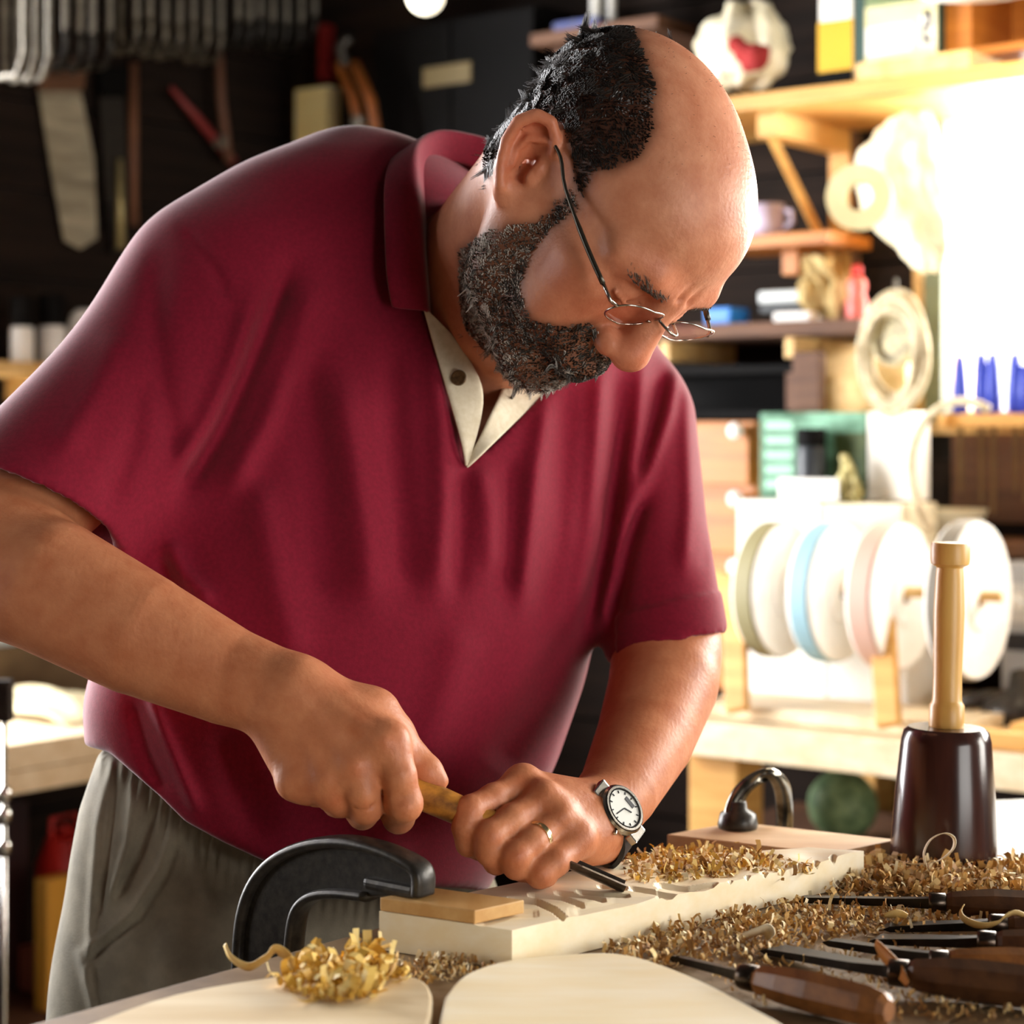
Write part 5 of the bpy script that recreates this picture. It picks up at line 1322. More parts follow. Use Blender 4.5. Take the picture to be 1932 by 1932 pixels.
# steel bar clamp standing at the left edge
p0 = P(8, 1290, 2.35); 
t = thing('bar_clamp', (p0.x, p0.y, 0), 'tall steel bar clamp standing upright near the side bench', 'clamp')
MB().tube([(p0.x, p0.y, 0), (p0.x, p0.y, p0.z)], .0035, 8).build('bar', M_STEEL, t, smooth=True)
for v in (1500, 1540, 1600):
    q = P(8, v, 2.35); MB().lathe([(.006, -.010), (.009, -.005), (.009, .005), (.006, .010)], q, (0, 0, 1), 12).build('collar', M_STEEL, t, smooth=True)
MB().box((p0.x + .0, p0.y, .012), (.10, .05, .024), None, .003).build('foot', M_IRON, t)
MB().box((p0.x, p0.y, p0.z - .02), (.02, .02, .05), None, .003).build('head', M_IRON, t)

# ================================================================== the carving bench and what lies on it
ZT = 0.95
ED = Vector((.634, .773, 0)); ND = Vector((.773, -.634, 0)); E0 = Vector((-.2177, 1.221, 0))
def bp(a, b, z=ZT): q = E0 + ED * a + ND * b; return Vector((q.x, q.y, z))
def on(u, v, z=ZT): d = (CAMZ - z) * FPX / (v - CV); return P(u, v, d)
RB = Matrix((ED, ND, Vector((0, 0, 1)))).transposed()
M_BENCH = mat('worn_bench_wood', (150, 124, 90), (112, 88, 60), rough=.55, scale=(18, 18, 4), bump=.25, contrast=(.3, .7))
M_LIME = mat('pale_lime_wood', (250, 238, 210), (244, 226, 186), rough=.5, scale=(10, 60, 60), bump=.08)
M_PAD = mat('tan_block_wood', (214, 172, 112), (196, 148, 86), rough=.5, scale=(50, 8, 50), bump=.1)
t = thing('carving_bench', bp(.1, .35, 0), 'worn wooden carving bench covered with shavings and chisels', 'workbench')
A0, A1, BW = -.62, .655, .82
for i in range(4):
    b0 = BW * i / 4; b1 = BW * (i + 1) / 4 - .0015
    MB().box(bp((A0 + A1) / 2, (b0 + b1) / 2, ZT - .0225), (A1 - A0, b1 - b0, .045), RB, .002).build('top_plank', M_BENCH, t)
for a in (A0 + .08, A1 - .08):
    for b in (.07, BW - .07):
        MB().box(bp(a, b, (ZT - .046) / 2), (.07, .07, ZT - .046), RB, .004).build('leg', M_BROWN, t)
for b in (.07, BW - .07): MB().box(bp((A0 + A1) / 2, b, .25), (A1 - A0 - .231, .04, .08), RB, .003).build('stretcher', M_BROWN, t)

# ---- carved board: top surface with gouge cuts, notched along its near edge
TH = .026
cA, cB = np.array([0.0, 1.261]), np.array([.268, 1.508]); cD = np.array([-.088, 1.312]); cC = cD + (cB - cA) * .93
def bplan(a, b):
    e = np.clip((a - .62) / .38, 0, 1); w = 1 - .62 * e ** 1.6
    return (cA + (cB - cA) * a) * (1 - b * w) + (cD + (cC - cD) * a) * (b * w)
na, nb2 = 190, 64
GR = [([(962, 1697), (1010, 1700), (1045, 1716), (1062, 1730)], 4.5, 4.0), ([(1000, 1688), (1060, 1694), (1100, 1708)], 3.5, 3.0), ([(1050, 1684), (1100, 1690), (1140, 1698)], 3.2, 2.6), ([(1090, 1682), (1140, 1688), (1185, 1690)], 3, 2.2),
      ([(1190, 1676), (1240, 1684), (1292, 1690)], 3.4, 3.0), ([(1130, 1672), (1180, 1676)], 3, 2.5), ([(905, 1742), (960, 1726), (1010, 1724)], 6, 1.2), ([(1080, 1720), (1160, 1705), (1230, 1704)], 8, 1.6), ([(1240, 1668), (1300, 1672), (1350, 1668)], 4, 3)]
for i in range(7):
    u0 = 1385 + 32 * i; v0 = 1690 - 8.2 * i
    GR.append(([(u0 - 16, v0 + 12), (u0 - 4, v0 - 4), (u0 + 3, v0 - 18), (u0 - 6, v0 - 26)], 4.2, 6.0))
top = np.zeros((na, nb2, 3))
for i in range(na):
    for j in range(nb2):
        q = bplan(i / (na - 1), j / (nb2 - 1)); top[i, j] = (q[0], q[1], ZT + TH)
pu, pv = proj(top); dep = np.zeros((na, nb2))
for ln_, w_, h_ in GR:
    dd, tt = seg_dist(pu, (pv), ln_)
    dv_ = dd; dep = np.maximum(dep, h_ * .001 * np.clip(1.5 - dv_ / w_, 0, 1) * np.clip(np.minimum(tt + .05, 1.08 - tt) * 8, .2, 1))
dep += .0012 * (np.sin(pu * .05) * np.sin(pv * .11) + 1) * (pu > 1240)
top[..., 2] -= dep
m = MB()
m.grid([[Vector(top[i, j]) for j in range(nb2)] for i in range(na)])
ring = [(i, 0) for i in range(na)] + [(na - 1, j) for j in range(1, nb2)] + [(i, nb2 - 1) for i in range(na - 2, -1, -1)] + [(0, j) for j in range(nb2 - 2, 0, -1)]
m.grid([[Vector(top[i, j]) for i, j in ring], [Vector((top[i, j][0], top[i, j][1], ZT + TH - .007)) for i, j in ring], [Vector((top[i, j][0], top[i, j][1], ZT + .0006)) for i, j in ring]], closed=True)
m.v += []; n0 = len(m.v); m.add([Vector((top[i, j][0], top[i, j][1], ZT + .0006)) for i, j in ring], [tuple(range(len(ring)))])
me = m.mesh('carved_board', fix=False)
bm = bmesh.new(); bm.from_mesh(me); bmesh.ops.remove_doubles(bm, verts=bm.verts, dist=1e-6); bmesh.ops.recalc_face_normals(bm, faces=bm.faces); bm.to_mesh(me); bm.free()
cb = link_mesh('carved_board', me, M_LIME, None, Vector((cA[0], cA[1], ZT)), smooth=False)
one(cb, 'thick pale board with fresh gouge cuts and a notched edge clamped to the bench', 'board')
# dark ink lines left in the deepest cuts are shadow only; pad block under the clamp jaw
ad = Vector((cA[0] - cD[0], cA[1] - cD[1], 0)); al = ad.length; ad.normalize(); cdv = Vector((*(cB - cA), 0)).normalized()
zp = ZT + TH
m = MB(); pw = .044; pl_ = al * .72; o_ = Vector((cD[0], cD[1], zp + .0002)) + cdv * .0005
m.prism([(0, 0), (pl_, 0), (pl_, pw), (0, pw)], o_, ad, cdv, Vector((0, 0, 1)), .0088)
one(m.build('pad_block', M_PAD, loc=o_, bev=.0008), 'small tan wooden pad under the jaw of the big black clamp', 'block')
zj = zp + .0092

# ---- big G clamp at the bench edge
J = Vector((-.072, 1.322, 0))
def cpx(u, v):
    k = (u - CU) / FPX; a = -( -J.x + J.y * k) / (.773 + .634 * k); y = J.y + .634 * a
    return (a, CAMZ - (v - CV) / FPX * y)
outer_ = [cpx(*q) for q in ((797, 1688), (798, 1652), (782, 1630), (725, 1603), (655, 1588), (585, 1594), (525, 1622), (485, 1670), (464, 1740), (457, 1850))]
inner_ = [cpx(*q) for q in ((700, 1690), (640, 1684), (595, 1690), (567, 1716), (556, 1770), (552, 1850))]
t = thing('g_clamp', Vector((J.x - .1, J.y + .08, .80)), 'big black cast iron G clamp holding the carved board to the bench edge', 'clamp')
am = max(a for a, z in outer_); zlow = .80
ocur = catmull(outer_, 5); icur = catmull(inner_, 5)
a_o = ocur[-1][0]; a_i = icur[-1][0]
ocur += [np.array((a_o, .86)), np.array((a_o - .004, .80)), np.array((a_o - .03, .765)), np.array((-.012, .755))]
icur += [np.array((a_i, .86)), np.array((a_i - .004, .82)), np.array((a_i - .03, .795)), np.array((-.012, .79))]
EX = -ND; EY = Vector((0, 0, 1)); EZ = ND.cross(EY) * 1.0
poly = [tuple(q) for q in ocur] + [tuple(q) for q in icur[::-1]]
def cw(a, z, w=0.0): return J + EX * a + Vector((0, 0, z)) + EZ * w
m = MB(); hw_ = .0038; n_ = len(poly)
m.prism(poly, J - EZ * hw_, EX, EY, EZ, 2 * hw_); m.build('web', M_IRON, t, bev=.0012)
def rib(cur, th, wd, name):
    rows_ = []; cur = [np.array(q) for q in cur]
    for i in range(len(cur)):
        tg = cur[min(i + 1, len(cur) - 1)] - cur[max(i - 1, 0)]; tg = tg / np.linalg.norm(tg); nn_ = np.array([-tg[1], tg[0]]); c = cur[i]
        row = []
        for k in range(12):
            an = 2 * math.pi * k / 12; ca, sa2 = math.cos(an), math.sin(an)
            dx = math.copysign(abs(ca) ** .6, ca) * th; dw = math.copysign(abs(sa2) ** .6, sa2) * wd
            row.append(cw(c[0] + nn_[0] * dx, c[1] + nn_[1] * dx, dw))
        rows_.append(row)
    m = MB().grid(rows_, closed=True); nn2 = len(rows_); m.f.append(tuple(range(12))); m.f.append(tuple((nn2 - 1) * 12 + k for k in range(12)))
    m.build(name, M_IRON, t, smooth=True)
rib([q for q in ocur], .0042, .0098, 'outer_rib'); rib(icur, .0036, .0088, 'inner_rib')
ja = cpx(797, 1690)[0]; jb = cpx(700, 1690)[0]
zjt = cpx(760, 1640)[1]
MB().box(cw((ja + jb) / 2, (zj + zjt - .008) / 2, 0), (abs(jb - ja) * .98, .0185, zjt - zj - .008), Matrix((EX, EZ, EY)).transposed(), .003).build('jaw', M_IRON, t, smooth=False)
# screw under the bench
MB().tube([cw(.018, .70), cw(.018, ZT - .058)], .0075, 12).build('screw', M_GREYIRON, t, smooth=True)
MB().lathe([(.014, 0), (.016, .004), (.012, .011)], cw(.018, ZT - .0575), (0, 0, 1), 16).build('swivel_pad', M_GREYIRON, t, smooth=True)
MB().tube([cw(-.03, .715), cw(.066, .715)], .004, 8).build('tommy_bar', M_STEEL, t, smooth=True)

# ---- second board and its clamp
T2 = .0125
q0, q1, q2 = on(1565, 1641), on(1258, 1604), on(1692, 1614)
q3 = q1 + q2 - q0
m = MB(); o_ = Vector((0, 0, ZT + .0005)); m.prism([(p.x, p.y) for p in (q0, q2, q3, q1)], o_, (1, 0, 0), (0, 1, 0), (0, 0, 1), T2)
one(m.build('flat_board', mat('reddish_pale_board', (222, 190, 150), (204, 164, 122), rough=.55, scale=(8, 50, 50)), loc=q0, bev=.0008), 'flat pale board held by the small clamp beside the mallet', 'board')
t = thing('g_clamp', Vector((.18, 1.70, .80)), 'small dark G clamp arching over the flat board beside the mallet', 'clamp')
e0 = on(1410, 1568, ZT + T2); hb = bp(0, -.035, 0)
arch = [(1392, 1556, 1.655), (1384, 1530, 1.658), (1398, 1494, 1.664), (1428, 1468, 1.672), (1456, 1462, 1.68), (1474, 1484, 1.692), (1480, 1530, 1.705), (1480, 1580, 1.72), (1478, 1660, 1.725), (1465, 1700, 1.71), (1440, 1705, 1.69)]
pts = catmull([P(*q) for q in arch], 5)
M_CHROME = mat('shiny_dark_steel', (150, 146, 134), (60, 56, 50), rough=.18, metal=.9, scale=(40, 40, 40))
rows_ = []
for i, p in enumerate(pts):
    tg = (pts[min(i + 1, len(pts) - 1)] - pts[max(i - 1, 0)]); tg = Vector(tg).normalized(); sd = tg.cross(ED).normalized(); row = []
    for k in range(12):
        an = 2 * math.pi * k / 12; row.append(Vector(p) + sd * math.cos(an) * .0060 + ED * math.sin(an) * .0115)
    rows_.append(row)
m = MB().grid(rows_, closed=True); m.f.append(tuple(range(12))); m.f.append(tuple((len(rows_) - 1) * 12 + k for k in range(12)))
m.build('frame', M_CHROME, t, smooth=True)
jp = P(1392, 1562, 1.655); jp.z = ZT + T2 + .001
MB().lathe([(.016, 0), (.017, .003), (.015, .012), (.008, .016), (.007, .022)], jp, (0, 0, 1), 20).build('jaw_pad', M_IRON, t, smooth=True)
MB().tube([P(1440, 1740, 1.69), P(1438, 1698, 1.69)], .006, 10).build('screw', M_GREYIRON, t)

# ---- mallet
mb0 = P(1780, 1635, 1.578); mb0 = Vector((mb0.x, mb0.y, ZT + .0005))
t = thing('carving_mallet', mb0, 'round dark wooden carving mallet standing on its head with a pale handle', 'mallet')
ax = Vector((.022, 0, 1)).normalized()
M_LIGNUM = mat('dark_lignum_wood', (70, 38, 30), (46, 25, 21), rough=.2, scale=(40, 40, 6), spec=.6)
M_HAND = mat('golden_ash', (214, 168, 92), (192, 140, 66), rough=.38, scale=(50, 50, 6))
MB().lathe([(0, 0), (.0405, 0), (.0425, .0025), (.0420, .012), (.0395, .055), (.0355, .098), (.0335, .1055), (.030, .1085), (0, .1085)], mb0, ax, 48).build('head', M_LIGNUM, t, smooth=False, auto=38)
MB().lathe([(.0136, .1086), (.0140, .112), (.0138, .126), (.0122, .1285), (.0116, .131), (.0113, .150), (.0118, .175), (.0122, .200), (.0112, .228), (.0105, .2355), (.0112, .2365), (.0150, .2385), (.0156, .242), (.0156, .252), (.0148, .2555), (0, .2565)], mb0, ax, 32).build('handle', M_HAND, t, smooth=False, auto=38)

# ---- gouge in the hands
tip = Pn(1181, 1667, 1.373); end = Pn(622, 1422, 1.377); gd = (tip - end); GL = np.linalg.norm(gd); gd /= GL
t = thing('gouge', Vector(tip), 'gouge with an amber wooden handle held in both hands on the board', 'gouge')
M_AMBER = mat('amber_handle_wood', (190, 130, 52), (120, 76, 30), rough=.35, scale=(60, 30, 90), spec=.5)
gs = Vector(np.cross(gd, [0, 0, 1])).normalized()
MB().lathe([(0, 0), (.007, .001), (.0105, .006), (.0118, .03), (.0112, .07), (.0104, .10), (.0098, .125), (.0086, .134), (0, .134)], Vector(end), Vector(gd), 12).build('handle', M_AMBER, t, smooth=False, auto=50)
MB().lathe([(.0085, .1342), (.0088, .136), (.0086, .146), (.0075, .147)], Vector(end), Vector(gd), 20).build('ferrule', mat('brass', (190, 150, 80), rough=.3, metal=1), t, smooth=True)
up_ = gs.cross(Vector(gd)).normalized()
if up_.z < 0: up_ = -up_
rows_ = []
for i in range(14):
    q = i / 13; c = Vector(end + gd * (.147 + (GL - .147) * q)); w = .0055 + .0035 * min(1, q * 2.2); th = .0030 * (1 - .35 * q)
    prof = [(math.cos(a) * w, -math.sin(a) * w * .75) for a in np.linspace(0, math.pi, 9)] + [(math.cos(a) * (w - .0022), -math.sin(a) * (w - .0022) * .75 + .0006) for a in np.linspace(math.pi, 0, 9)]
    rows_.append([c + gs * x + up_ * y for x, y in prof])
m = MB().grid(rows_, closed=True); m.f.append(tuple(range(18))); m.f.append(tuple(13 * 18 + k for k in range(18)))
m.build('blade', M_DSTEEL, t, smooth=False, auto=40)

# ---- chisels lying on the bench
M_DKH = mat('dark_stained_handle', (96, 62, 36), (66, 40, 24), rough=.4, scale=(80, 20, 80))
M_MDH = mat('brown_octagon_handle', (150, 96, 48), (112, 68, 32), rough=.38, scale=(80, 20, 80))
M_BLACKS = mat('blackened_steel', (44, 38, 34), (26, 22, 20), rough=.4, metal=.7, scale=(60, 60, 60))
def chisel(tipuv, neckuv, enduv, r, bw, mh, label, z=0.0, mb_=M_BLACKS):
    zc = ZT + r + z; a, b, c = on(*tipuv, ZT + z + .004), on(*neckuv, zc), on(*enduv, zc)
    ax = (c - b); L_ = ax.length; ax.normalize(); t = thing('chisel', Vector((b.x, b.y, ZT + z)), label, 'chisel', 'chisels on the bench')
    MB().lathe([(r * .55, 0), (r * .72, .004), (r * .9, .02), (r, L_ * .45), (r * .95, L_ * .85), (r * .8, L_ * .96), (r * .5, L_)], b, ax, 8).build('handle', mh, t, smooth=False)
    MB().lathe([(r * .58, -.012), (r * .62, -.010), (r * .62, -.0005), (r * .5, 0)], b, ax, 16).build('ferrule', M_DSTEEL, t, smooth=True)
    bl = (a - b); BL = bl.length; bl.normalize(); sd = bl.cross(Vector((0, 0, 1))).normalized(); up = sd.cross(bl)
    rows_ = []
    for q, w, h in ((.03, .004, .004), (.15, .0035, .0035), (.35, bw * .75, .0028), (.95, bw, .002), (1.0, bw * .92, .0004)):
        p = b + bl * BL * q; rows_.append([p + sd * w + up * h, p - sd * w + up * h, p - sd * w - up * h, p + sd * w - up * h])
    m = MB().grid(rows_, closed=True); m.f += [(0, 1, 2, 3), tuple(len(rows_) * 4 - 4 + k for k in range(4))]
    m.build('blade', mb_, t)
chisel((1502, 1696), (1785, 1704), (1985, 1712), .0115, .0042, M_DKH, 'long slim chisel lying just in front of the mallet, pointing at the carved board', .001)
chisel((1268, 1806), (1428, 1848), (1678, 1908), .0128, .0030, M_MDH, 'brown octagonal handled chisel in front of all the others, beside the pale template', .0)
chisel((1452, 1790), (1715, 1838), (2010, 1870), .0135, .0095, M_DKH, 'wide bladed chisel with a dark handle behind the brown octagonal one', .0)
chisel((1646, 1772), (1880, 1778), (2080, 1792), .0115, .0080, M_DKH, 'broad black bladed chisel lying behind the wide bladed one', .0)
chisel((1560, 1776), (1790, 1812), (2040, 1822), .0100, .0050, M_MDH, 'thin brown handled chisel squeezed between two dark handled ones', .001)
chisel((1668, 1750), (1900, 1744), (2090, 1748), .0110, .0065, M_DKH, 'black chisel lying under the yellow curl of shaving', .0)

# ---- pale templates in the foreground
def slab(name, uv, th, material, label, cat, z=0.0, bev=.002):
    ps = [on(u, v, ZT + z) for u, v in uv]; m = MB()
    c = catmull([(p.x, p.y) for p in ps] + [(ps[0].x, ps[0].y)], 4)[:-1]
    m.prism([tuple(q) for q in c], Vector((0, 0, ZT + z + .0004)), (1, 0, 0), (0, 1, 0), (0, 0, 1), th)
    return one(m.build(name, material, loc=ps[0], bev=bev), label, cat)
slab('wood_template', [(840, 1915), (880, 1872), (960, 1845), (1090, 1832), (1180, 1834), (1270, 1862), (1380, 1915), (1520, 2010), (1400, 2090), (860, 2090), (830, 1990)], .011, M_LIME, 'pale cut out wooden template lying in front of the carved board', 'template')
slab('plank_and_sunlit_top', [(150, 1970), (330, 1905), (560, 1866), (720, 1862), (800, 1880), (815, 1930), (780, 2000), (600, 2090), (250, 2090)], .009, M_WHITEWOOD, 'pale plank under the yellow fluff of shavings, its left end standing in for the sunlit bench top', 'plank')  # left end stands in for the sunlit bench top, as pale wood

# ---- white side table behind the mallet end of the bench
t = thing('side_table', (.62, 2.02, 0), 'white topped side table standing beyond the end of the carving bench', 'table')
zt_ = .90; c0 = P(1905, 1545, 2.0)
MB().box((.70, 1.98, zt_ - .012), (.46, .36, .024), Matrix.Rotation(math.radians(12), 3, 'Z'), .003).build('table_top', M_CARD, t)
for dx in (-.18, .18):
    for dy in (-.13, .13):
        q = Matrix.Rotation(math.radians(12), 3, 'Z') @ Vector((dx, dy, 0)); MB().box((.70 + q.x, 1.98 + q.y, (zt_ - .025) / 2), (.035, .035, zt_ - .025), None, .002).build('leg', M_PINE, t)

# ---- shavings
M_SHAV = mat('wood_shavings', (255, 255, 255), rough=.65, vcol='tint', spec=.3)
def flakes(name, poly, n, heap, size, label, loc, seed, cols, z0=0.0, curl=1.0, avoid=()):
    r_ = np.random.default_rng(seed); P_ = np.array(poly, float); out = []
    lo, hi = P_.min(0), P_.max(0); us = []; 
    while len(us) < n:
        c = r_.uniform(lo, hi, (n * 2, 2)); k = in_poly(c[:, 0], c[:, 1], poly)
        for a_ in avoid: k &= ~in_poly(c[:, 0], c[:, 1], a_)
        us += list(c[k])
    us = np.array(us[:n]); d = (CAMZ - ZT - z0) * FPX / (us[:, 1] - CV)
    X = np.stack([(us[:, 0] - CU) / FPX * d, d, np.full(n, ZT + z0)], 1)
    cen = P_.mean(0); rr = np.clip(1 - np.abs((us - cen) / ((hi - lo) / 2)).max(1), 0, 1)
    X[:, 2] += .0012 + r_.uniform(0, 1, n) ** 1.3 * heap * (rr ** .6)
    L_ = size * r_.uniform(.6, 2.0, n); W_ = L_ * r_.uniform(.13, .32, n); K = 5
    ya = r_.uniform(0, 6.28, n); pi_ = r_.normal(0, .45, n); t1 = np.stack([np.cos(ya) * np.cos(pi_), np.sin(ya) * np.cos(pi_), np.sin(pi_)], 1)
    sd = np.cross(t1, np.array([0, 0, 1.0])); sd /= np.linalg.norm(sd, axis=1)[:, None]; up = np.cross(sd, t1)
    rl = r_.normal(0, .5, n); sd, up = sd * np.cos(rl)[:, None] + up * np.sin(rl)[:, None], up * np.cos(rl)[:, None] - sd * np.sin(rl)[:, None]
    tot = r_.uniform(.5, 4.5, n) * curl; V_ = np.zeros((n, K, 2, 3))
    for k in range(K):
        s = k / (K - 1); an = tot * s; R_ = L_ / np.maximum(tot, .3)
        p = X + t1 * (R_ * np.sin(an))[:, None] + up * (R_ * (1 - np.cos(an)))[:, None]
        V_[:, k, 0] = p - sd * (W_ / 2)[:, None]; V_[:, k, 1] = p + sd * (W_ / 2)[:, None]
    V_[..., 2] = np.maximum(V_[..., 2], ZT + z0 + .0006)
    base = (np.arange(n) * K * 2)[:, None]; k = np.arange(K - 1)[None, :] * 2
    f = np.stack([base + k, base + k + 1, base + k + 3, base + k + 2], -1).reshape(-1, 4)
    ci = r_.integers(0, len(cols), n); c = np.array([s2l(q) for q in cols])[ci] * r_.uniform(.75, 1.1, n)[:, None]
    o = link_mesh(name, np_mesh(name, V_.reshape(-1, 3), f, np.repeat(np.clip(c, 0, 1), K * 2, 0)), M_SHAV, None, Vector(loc), smooth=False)
    tag(o, label, 'shavings', None, 'stuff'); return o
TAN = [(224, 184, 118), (238, 208, 148), (200, 154, 90), (250, 232, 190), (160, 116, 66)]; YEL = [(236, 200, 110), (226, 180, 80), (244, 220, 150)]
MAL = [(1672, 1560), (1885, 1560), (1885, 1632), (1672, 1632)]
flakes('shavings', [(1600, 1650), (1690, 1615), (1760, 1640), (1870, 1650), (1960, 1620), (1960, 1690), (1760, 1694), (1560, 1690)], 1150, .010, .0085, 'tan shavings heaped around the foot of the mallet', on(1780, 1660), 21, TAN, avoid=(MAL,))
flakes('shavings', [(1170, 1640), (1260, 1612), (1400, 1620), (1540, 1648), (1440, 1664), (1330, 1676), (1200, 1690)], 1100, .009, .0075, 'pale shavings between the carved board and the flat board', on(1300, 1640, ZT + TH), 22, TAN + YEL, z0=TH - .008)
flakes('shavings', [(1130, 1800), (1300, 1752), (1500, 1705), (1600, 1702), (1960, 1712), (1960, 1760), (1640, 1770), (1450, 1800), (1280, 1830), (1180, 1836)], 1500, .005, .0068, 'loose shavings strewn between the carved board and the chisels', on(1450, 1750), 23, TAN)
flakes('sawdust', [(1300, 1815), (1450, 1800), (1960, 1760), (1960, 1932), (1700, 1932), (1420, 1900)], 900, .003, .0045, 'fine chips scattered among the chisels', on(1700, 1850), 24, TAN[:3] + TAN[4:])
flakes('shavings', [(520, 1860), (570, 1826), (640, 1812), (720, 1818), (760, 1850), (700, 1885), (600, 1900)], 260, .007, .0125, 'fluffy yellow shavings in front of the big clamp', on(640, 1850), 25, YEL, z0=.009, curl=1.3)
flakes('shavings', [(740, 1830), (860, 1800), (960, 1840), (880, 1850), (800, 1865)], 260, .003, .005, 'small grey tan chips at the end of the carved board', on(850, 1830), 26, TAN)
def curl_strip(name, pts, w, label, material, flat=.0006, roll=None):
    pts = [Vector(q) for q in catmull(pts, 6)]; rows_ = []; n = len(pts)
    for i, p in enumerate(pts):
        tg = (pts[min(i + 1, n - 1)] - pts[max(i - 1, 0)]).normalized(); a = Vector((.35, -.55, .75)) if roll is None else roll(i / (n - 1))
        sd = (a - tg * a.dot(tg)).normalized(); ww = w * (.35 + .65 * math.sin(math.pi * min(max(i / (n - 1), .06), .94)))
        rows_.append([p - sd * ww, p, p + sd * ww])
    lo = min(pts, key=lambda q: q.z)
    return one(MB().grid(rows_).build(name, material, loc=lo, smooth=True, solid=flat), label, 'shaving')
M_CURL = mat('fresh_shaving', (236, 206, 140), (222, 180, 100), rough=.55, scale=(60, 60, 60)); M_PALEC = mat('pale_shaving', (240, 226, 196), (226, 206, 164), rough=.55, scale=(60, 60, 60))
d0 = 1.50
curl_strip('curled_shaving', [P(u, v, d) for u, v, d in ((1690, 1622, 1.52), (1720, 1630, 1.51), (1765, 1626, 1.505), (1796, 1604, 1.503), (1800, 1582, 1.502), (1782, 1572, 1.502), (1756, 1584, 1.503), (1743, 1610, 1.503), (1748, 1636, 1.505))], .0024, 'thin pale ring curl of shaving leaning against the mallet head', M_PALEC, roll=lambda t: Vector((.2, -1, .3)))
curl_strip('curled_shaving', [P(u, v, d) for u, v, d in ((424, 1782, 1.255), (436, 1806, 1.25), (468, 1824, 1.245), (500, 1808, 1.245), (520, 1792, 1.245), (540, 1802, 1.243), (560, 1822, 1.24), (620, 1818, 1.24), (690, 1798, 1.245), (738, 1782, 1.25))], .0046, 'long wavy ribbon of shaving at the foot of the big clamp', M_CURL)
curl_strip('curled_shaving', [P(u, v, d) for u, v, d in ((1818, 1708, 1.345), (1812, 1722, 1.34), (1822, 1736, 1.335), (1850, 1746, 1.33), (1880, 1742, 1.33), (1898, 1728, 1.33), (1918, 1722, 1.33), (1945, 1736, 1.33), (1960, 1755, 1.325))], .0030, 'yellow curl of shaving lying across the black chisel', M_CURL)
curl_strip('splinter', [P(u, v, d) for u, v, d in ((1652, 1778, 1.235), (1668, 1800, 1.22), (1692, 1826, 1.205), (1712, 1856, 1.185))], .0048, 'orange brown splinter leaning on the dark chisel handles', mat('orange_splinter', (196, 130, 60), (160, 96, 40), rough=.5))
curl_strip('wood_chip', [P(u, v, d) for u, v, d in ((1400, 1766, 1.315), (1425, 1758, 1.315), (1446, 1754, 1.316), (1456, 1768, 1.313), (1446, 1780, 1.310))], .0055, 'pale cupped wood chip lying in front of the notched edge', M_PALEC)
curl_strip('wood_chip', [P(u, v, d) for u, v, d in ((1668, 1728, 1.36), (1690, 1724, 1.36), (1712, 1728, 1.36))], .0042, 'small tan chip lying near the slim chisel', M_CURL)

# ================================================================== worn things: glasses, watch, ring
t = thing('eyeglasses', Vector(H(.112, 0, -.004)), 'thin dark framed reading glasses low on the nose of the man', 'glasses')
M_FRAME = mat('gunmetal_frame', (70, 66, 58), rough=.3, metal=.8); M_RIMS = mat('silver_rim', (180, 176, 168), rough=.2, metal=1.0); M_LENS = glass('spectacle_lens', (250, 238, 236), .04)
gt = np.array([.93, 0, -.30])
def GL_(s, a, b, c=0.0):
    """lens plane: a outward, b up"""
    up = np.array([.28, 0, .96]); ct = np.array([.1085, s * .0335, .008])
    return H(*(ct + np.array([-.10 * abs(a) * 1.2, s * a, 0]) + up * b + np.array([c, 0, 0])))
for s in (-1, 1):
    ol = []
    for k in range(40):
        a = 2 * math.pi * k / 40; x = .0255 * math.copysign(abs(math.cos(a)) ** .75, math.cos(a)); y = .0150 * math.copysign(abs(math.sin(a)) ** .8, math.sin(a))
        ol.append((x, y))
    rim = [Vector(GL_(s, x, y)) for x, y in ol]
    ln_ = MB(); ln_.add([Vector(GL_(s, x * .99, y * .99, .0006)) for x, y in ol] + [Vector(GL_(s, x * .99, y * .99, -.0006)) for x, y in ol], [tuple(range(40)), tuple(range(79, 39, -1))] + [(k, 40 + k, 40 + (k + 1) % 40, (k + 1) % 40) for k in range(40)])
    lens = ln_.build('lens', M_LENS, t)
    MB().tube(rim + rim[:1], .00075, 6, cap=False).build('rim', M_RIMS, t, smooth=True)
    hin = H(.091, s * .068, .012)
    MB().tube([Vector(GL_(s, .0255, .003)), Vector(H(.103, s * .0655, .011)), Vector(hin)], .0014, 6).build('hinge', M_RIMS, t, smooth=True)
    tp = [H(.091, s * .0685, .012), H(.06, s * .0745, .014), H(.02, s * .0795, .018), H(-.002, s * .0805, .024), H(-.020, s * .0790, .020), H(-.030, s * .0755, .004)]
    MB().tube([Vector(q) for q in catmull(tp, 4)], [.0024] * 6 + [.0016] * 15, 8, flat=.8).build('temple', M_FRAME, t, smooth=True)
    MB().tube([Vector(GL_(s, -.020, -.002)), Vector(H(.106, s * .010, .006)), Vector(H(.102, s * .0100, .001))], .0007, 6).build('nose_pad', M_RIMS, t, smooth=True)
MB().tube([Vector(q) for q in catmull([GL_(-1, -.0235, .004), H(.1185, -.004, .014), H(.1185, .004, .014), GL_(1, -.0235, .004)], 4)], .0011, 8).build('bridge', M_RIMS, t, smooth=True)

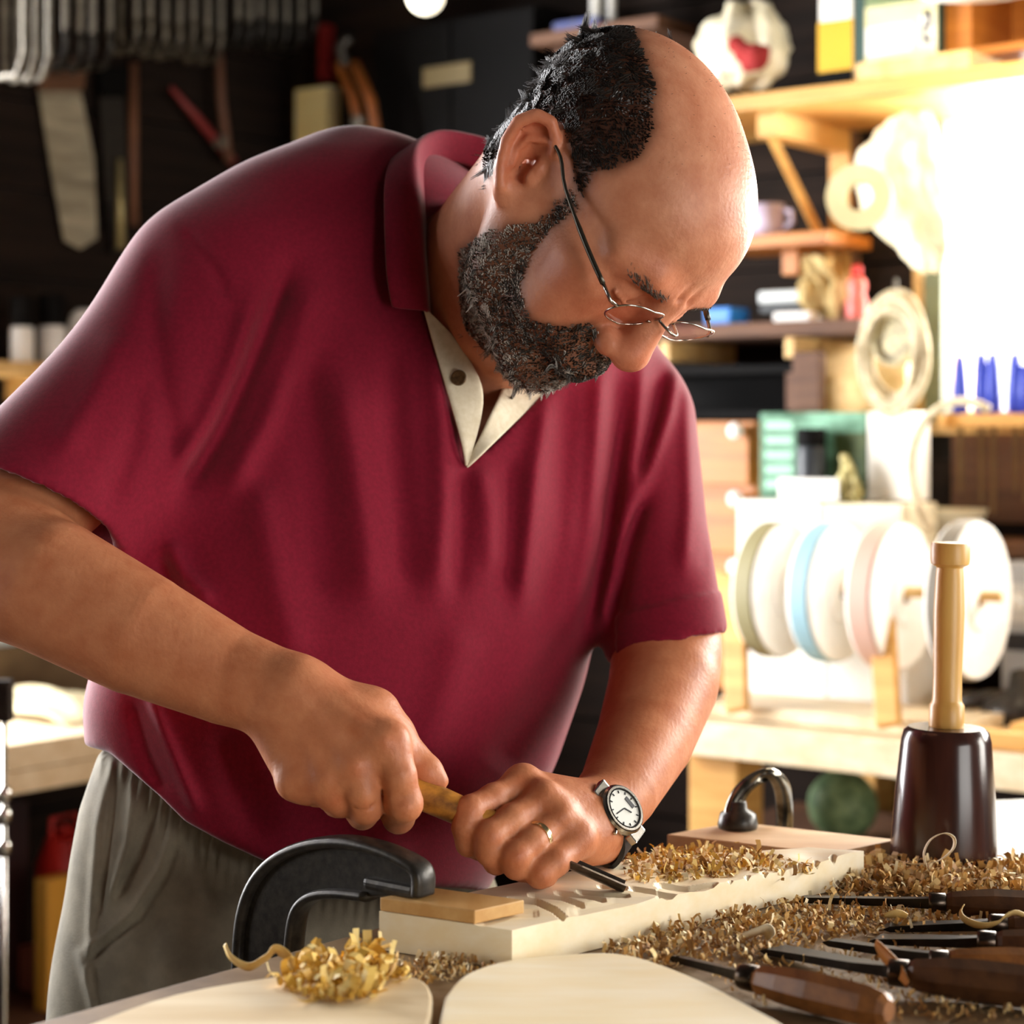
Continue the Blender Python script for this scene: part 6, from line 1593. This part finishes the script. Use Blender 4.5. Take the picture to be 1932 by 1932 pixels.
# wrist watch on the left arm
a0, a1 = Pn(1168, 1490, 1.49), Pn(1122, 1550, 1.455); wx = Vector(a1 - a0).normalized(); wc = Vector(a0 * -.22 + a1 * 1.22)
nv = Vector((.30, -.92, .22)); nv = (nv - wx * nv.dot(wx)).normalized(); sv3 = wx.cross(nv).normalized()
t = thing('wristwatch', wc, 'silver wristwatch with a black strap on the left wrist of the man', 'watch')
WR = .0298
M_STRAP = mat('black_rubber_strap', (26, 26, 28), rough=.5)
rows_ = []
for k in range(48):
    a = 2 * math.pi * k / 48; rad = nv * math.cos(a) + sv3 * math.sin(a)
    rows_.append([wc + rad * (WR - .0005) - wx * .0095, wc + rad * (WR + .0028) - wx * .0085, wc + rad * (WR + .0028) + wx * .0085, wc + rad * (WR - .0005) + wx * .0095])
rows_.append(rows_[0]); MB().grid(rows_).build('strap', M_STRAP, t, smooth=False, auto=40)
wo = wc + nv * (WR + .0005)
MB().lathe([(.0, 0), (.0175, 0), (.0190, .003), (.0190, .007), (.0170, .0095), (.0150, .0095), (.0146, .0078), (0, .0078)], wo, nv, 40).build('case', M_RIMS, t, smooth=False, auto=35)
dial = MB().lathe([(0, .0078), (.0144, .0078), (.0144, .0084), (0, .0084)], wo, nv, 40).build('dial', mat('pale_grey_dial', (206, 206, 198), rough=.4), t)
up2 = -wx; 
def on_dial(x, y, h=.0087): return wo + nv * h + sv3 * x + wx * y
MB().tube([on_dial(0, 0), on_dial(-.006, -.003)], .0006, 4).build('hour_hand', M_INK, dial); MB().tube([on_dial(0, 0), on_dial(.002, .010)], .0005, 4).build('minute_hand', M_INK, dial)
for k in range(12):
    a = 2 * math.pi * k / 12; MB().tube([on_dial(.0115 * math.cos(a), .0115 * math.sin(a)), on_dial(.0135 * math.cos(a), .0135 * math.sin(a))], .0005, 4).build('hour_mark', M_INK, dial)
MB().box(on_dial(-.0005, -.0085, .0086), (.009, .0005, .0035), Matrix((sv3, nv, wx)).transposed()).build('display_window', M_INK, dial)
MB().lathe([(.0144, .0097), (.0178, .0090), (.0178, .0086), (.0144, .0090), (.0144, .0097)], wo, nv, 40).build('bezel', M_DARK, t, smooth=False, auto=30)
for sg in (-1, 1):
    MB().box(wo + sv3 * sg * .0205 + nv * .001, (.008, .006, .017), Matrix((sv3, nv, wx)).transposed(), .0012).build('lug', M_RIMS, t)
    MB().tube([wo + nv * .005 + wx * .0185 + sv3 * sg * .006, wo + nv * .005 + wx * .0215 + sv3 * sg * .0068], .0014, 8).build('push_button', M_RIMS, t)
# wedding ring
r0, r1 = Vector(Pn(1054, 1546, 1.398)), Vector(Pn(1004, 1588, 1.369)); ra = (r1 - r0).normalized(); rc = r0.lerp(r1, .80)
one(MB().lathe([(.0098, -.0022), (.0113, -.0021), (.0116, 0), (.0113, .0021), (.0098, .0022), (.0098, -.0022)], rc, ra, 36).build('ring', mat('pale_gold', (226, 208, 160), rough=.2, metal=1), loc=rc, smooth=False, auto=50), 'pale gold ring on the left ring finger of the man', 'ring')
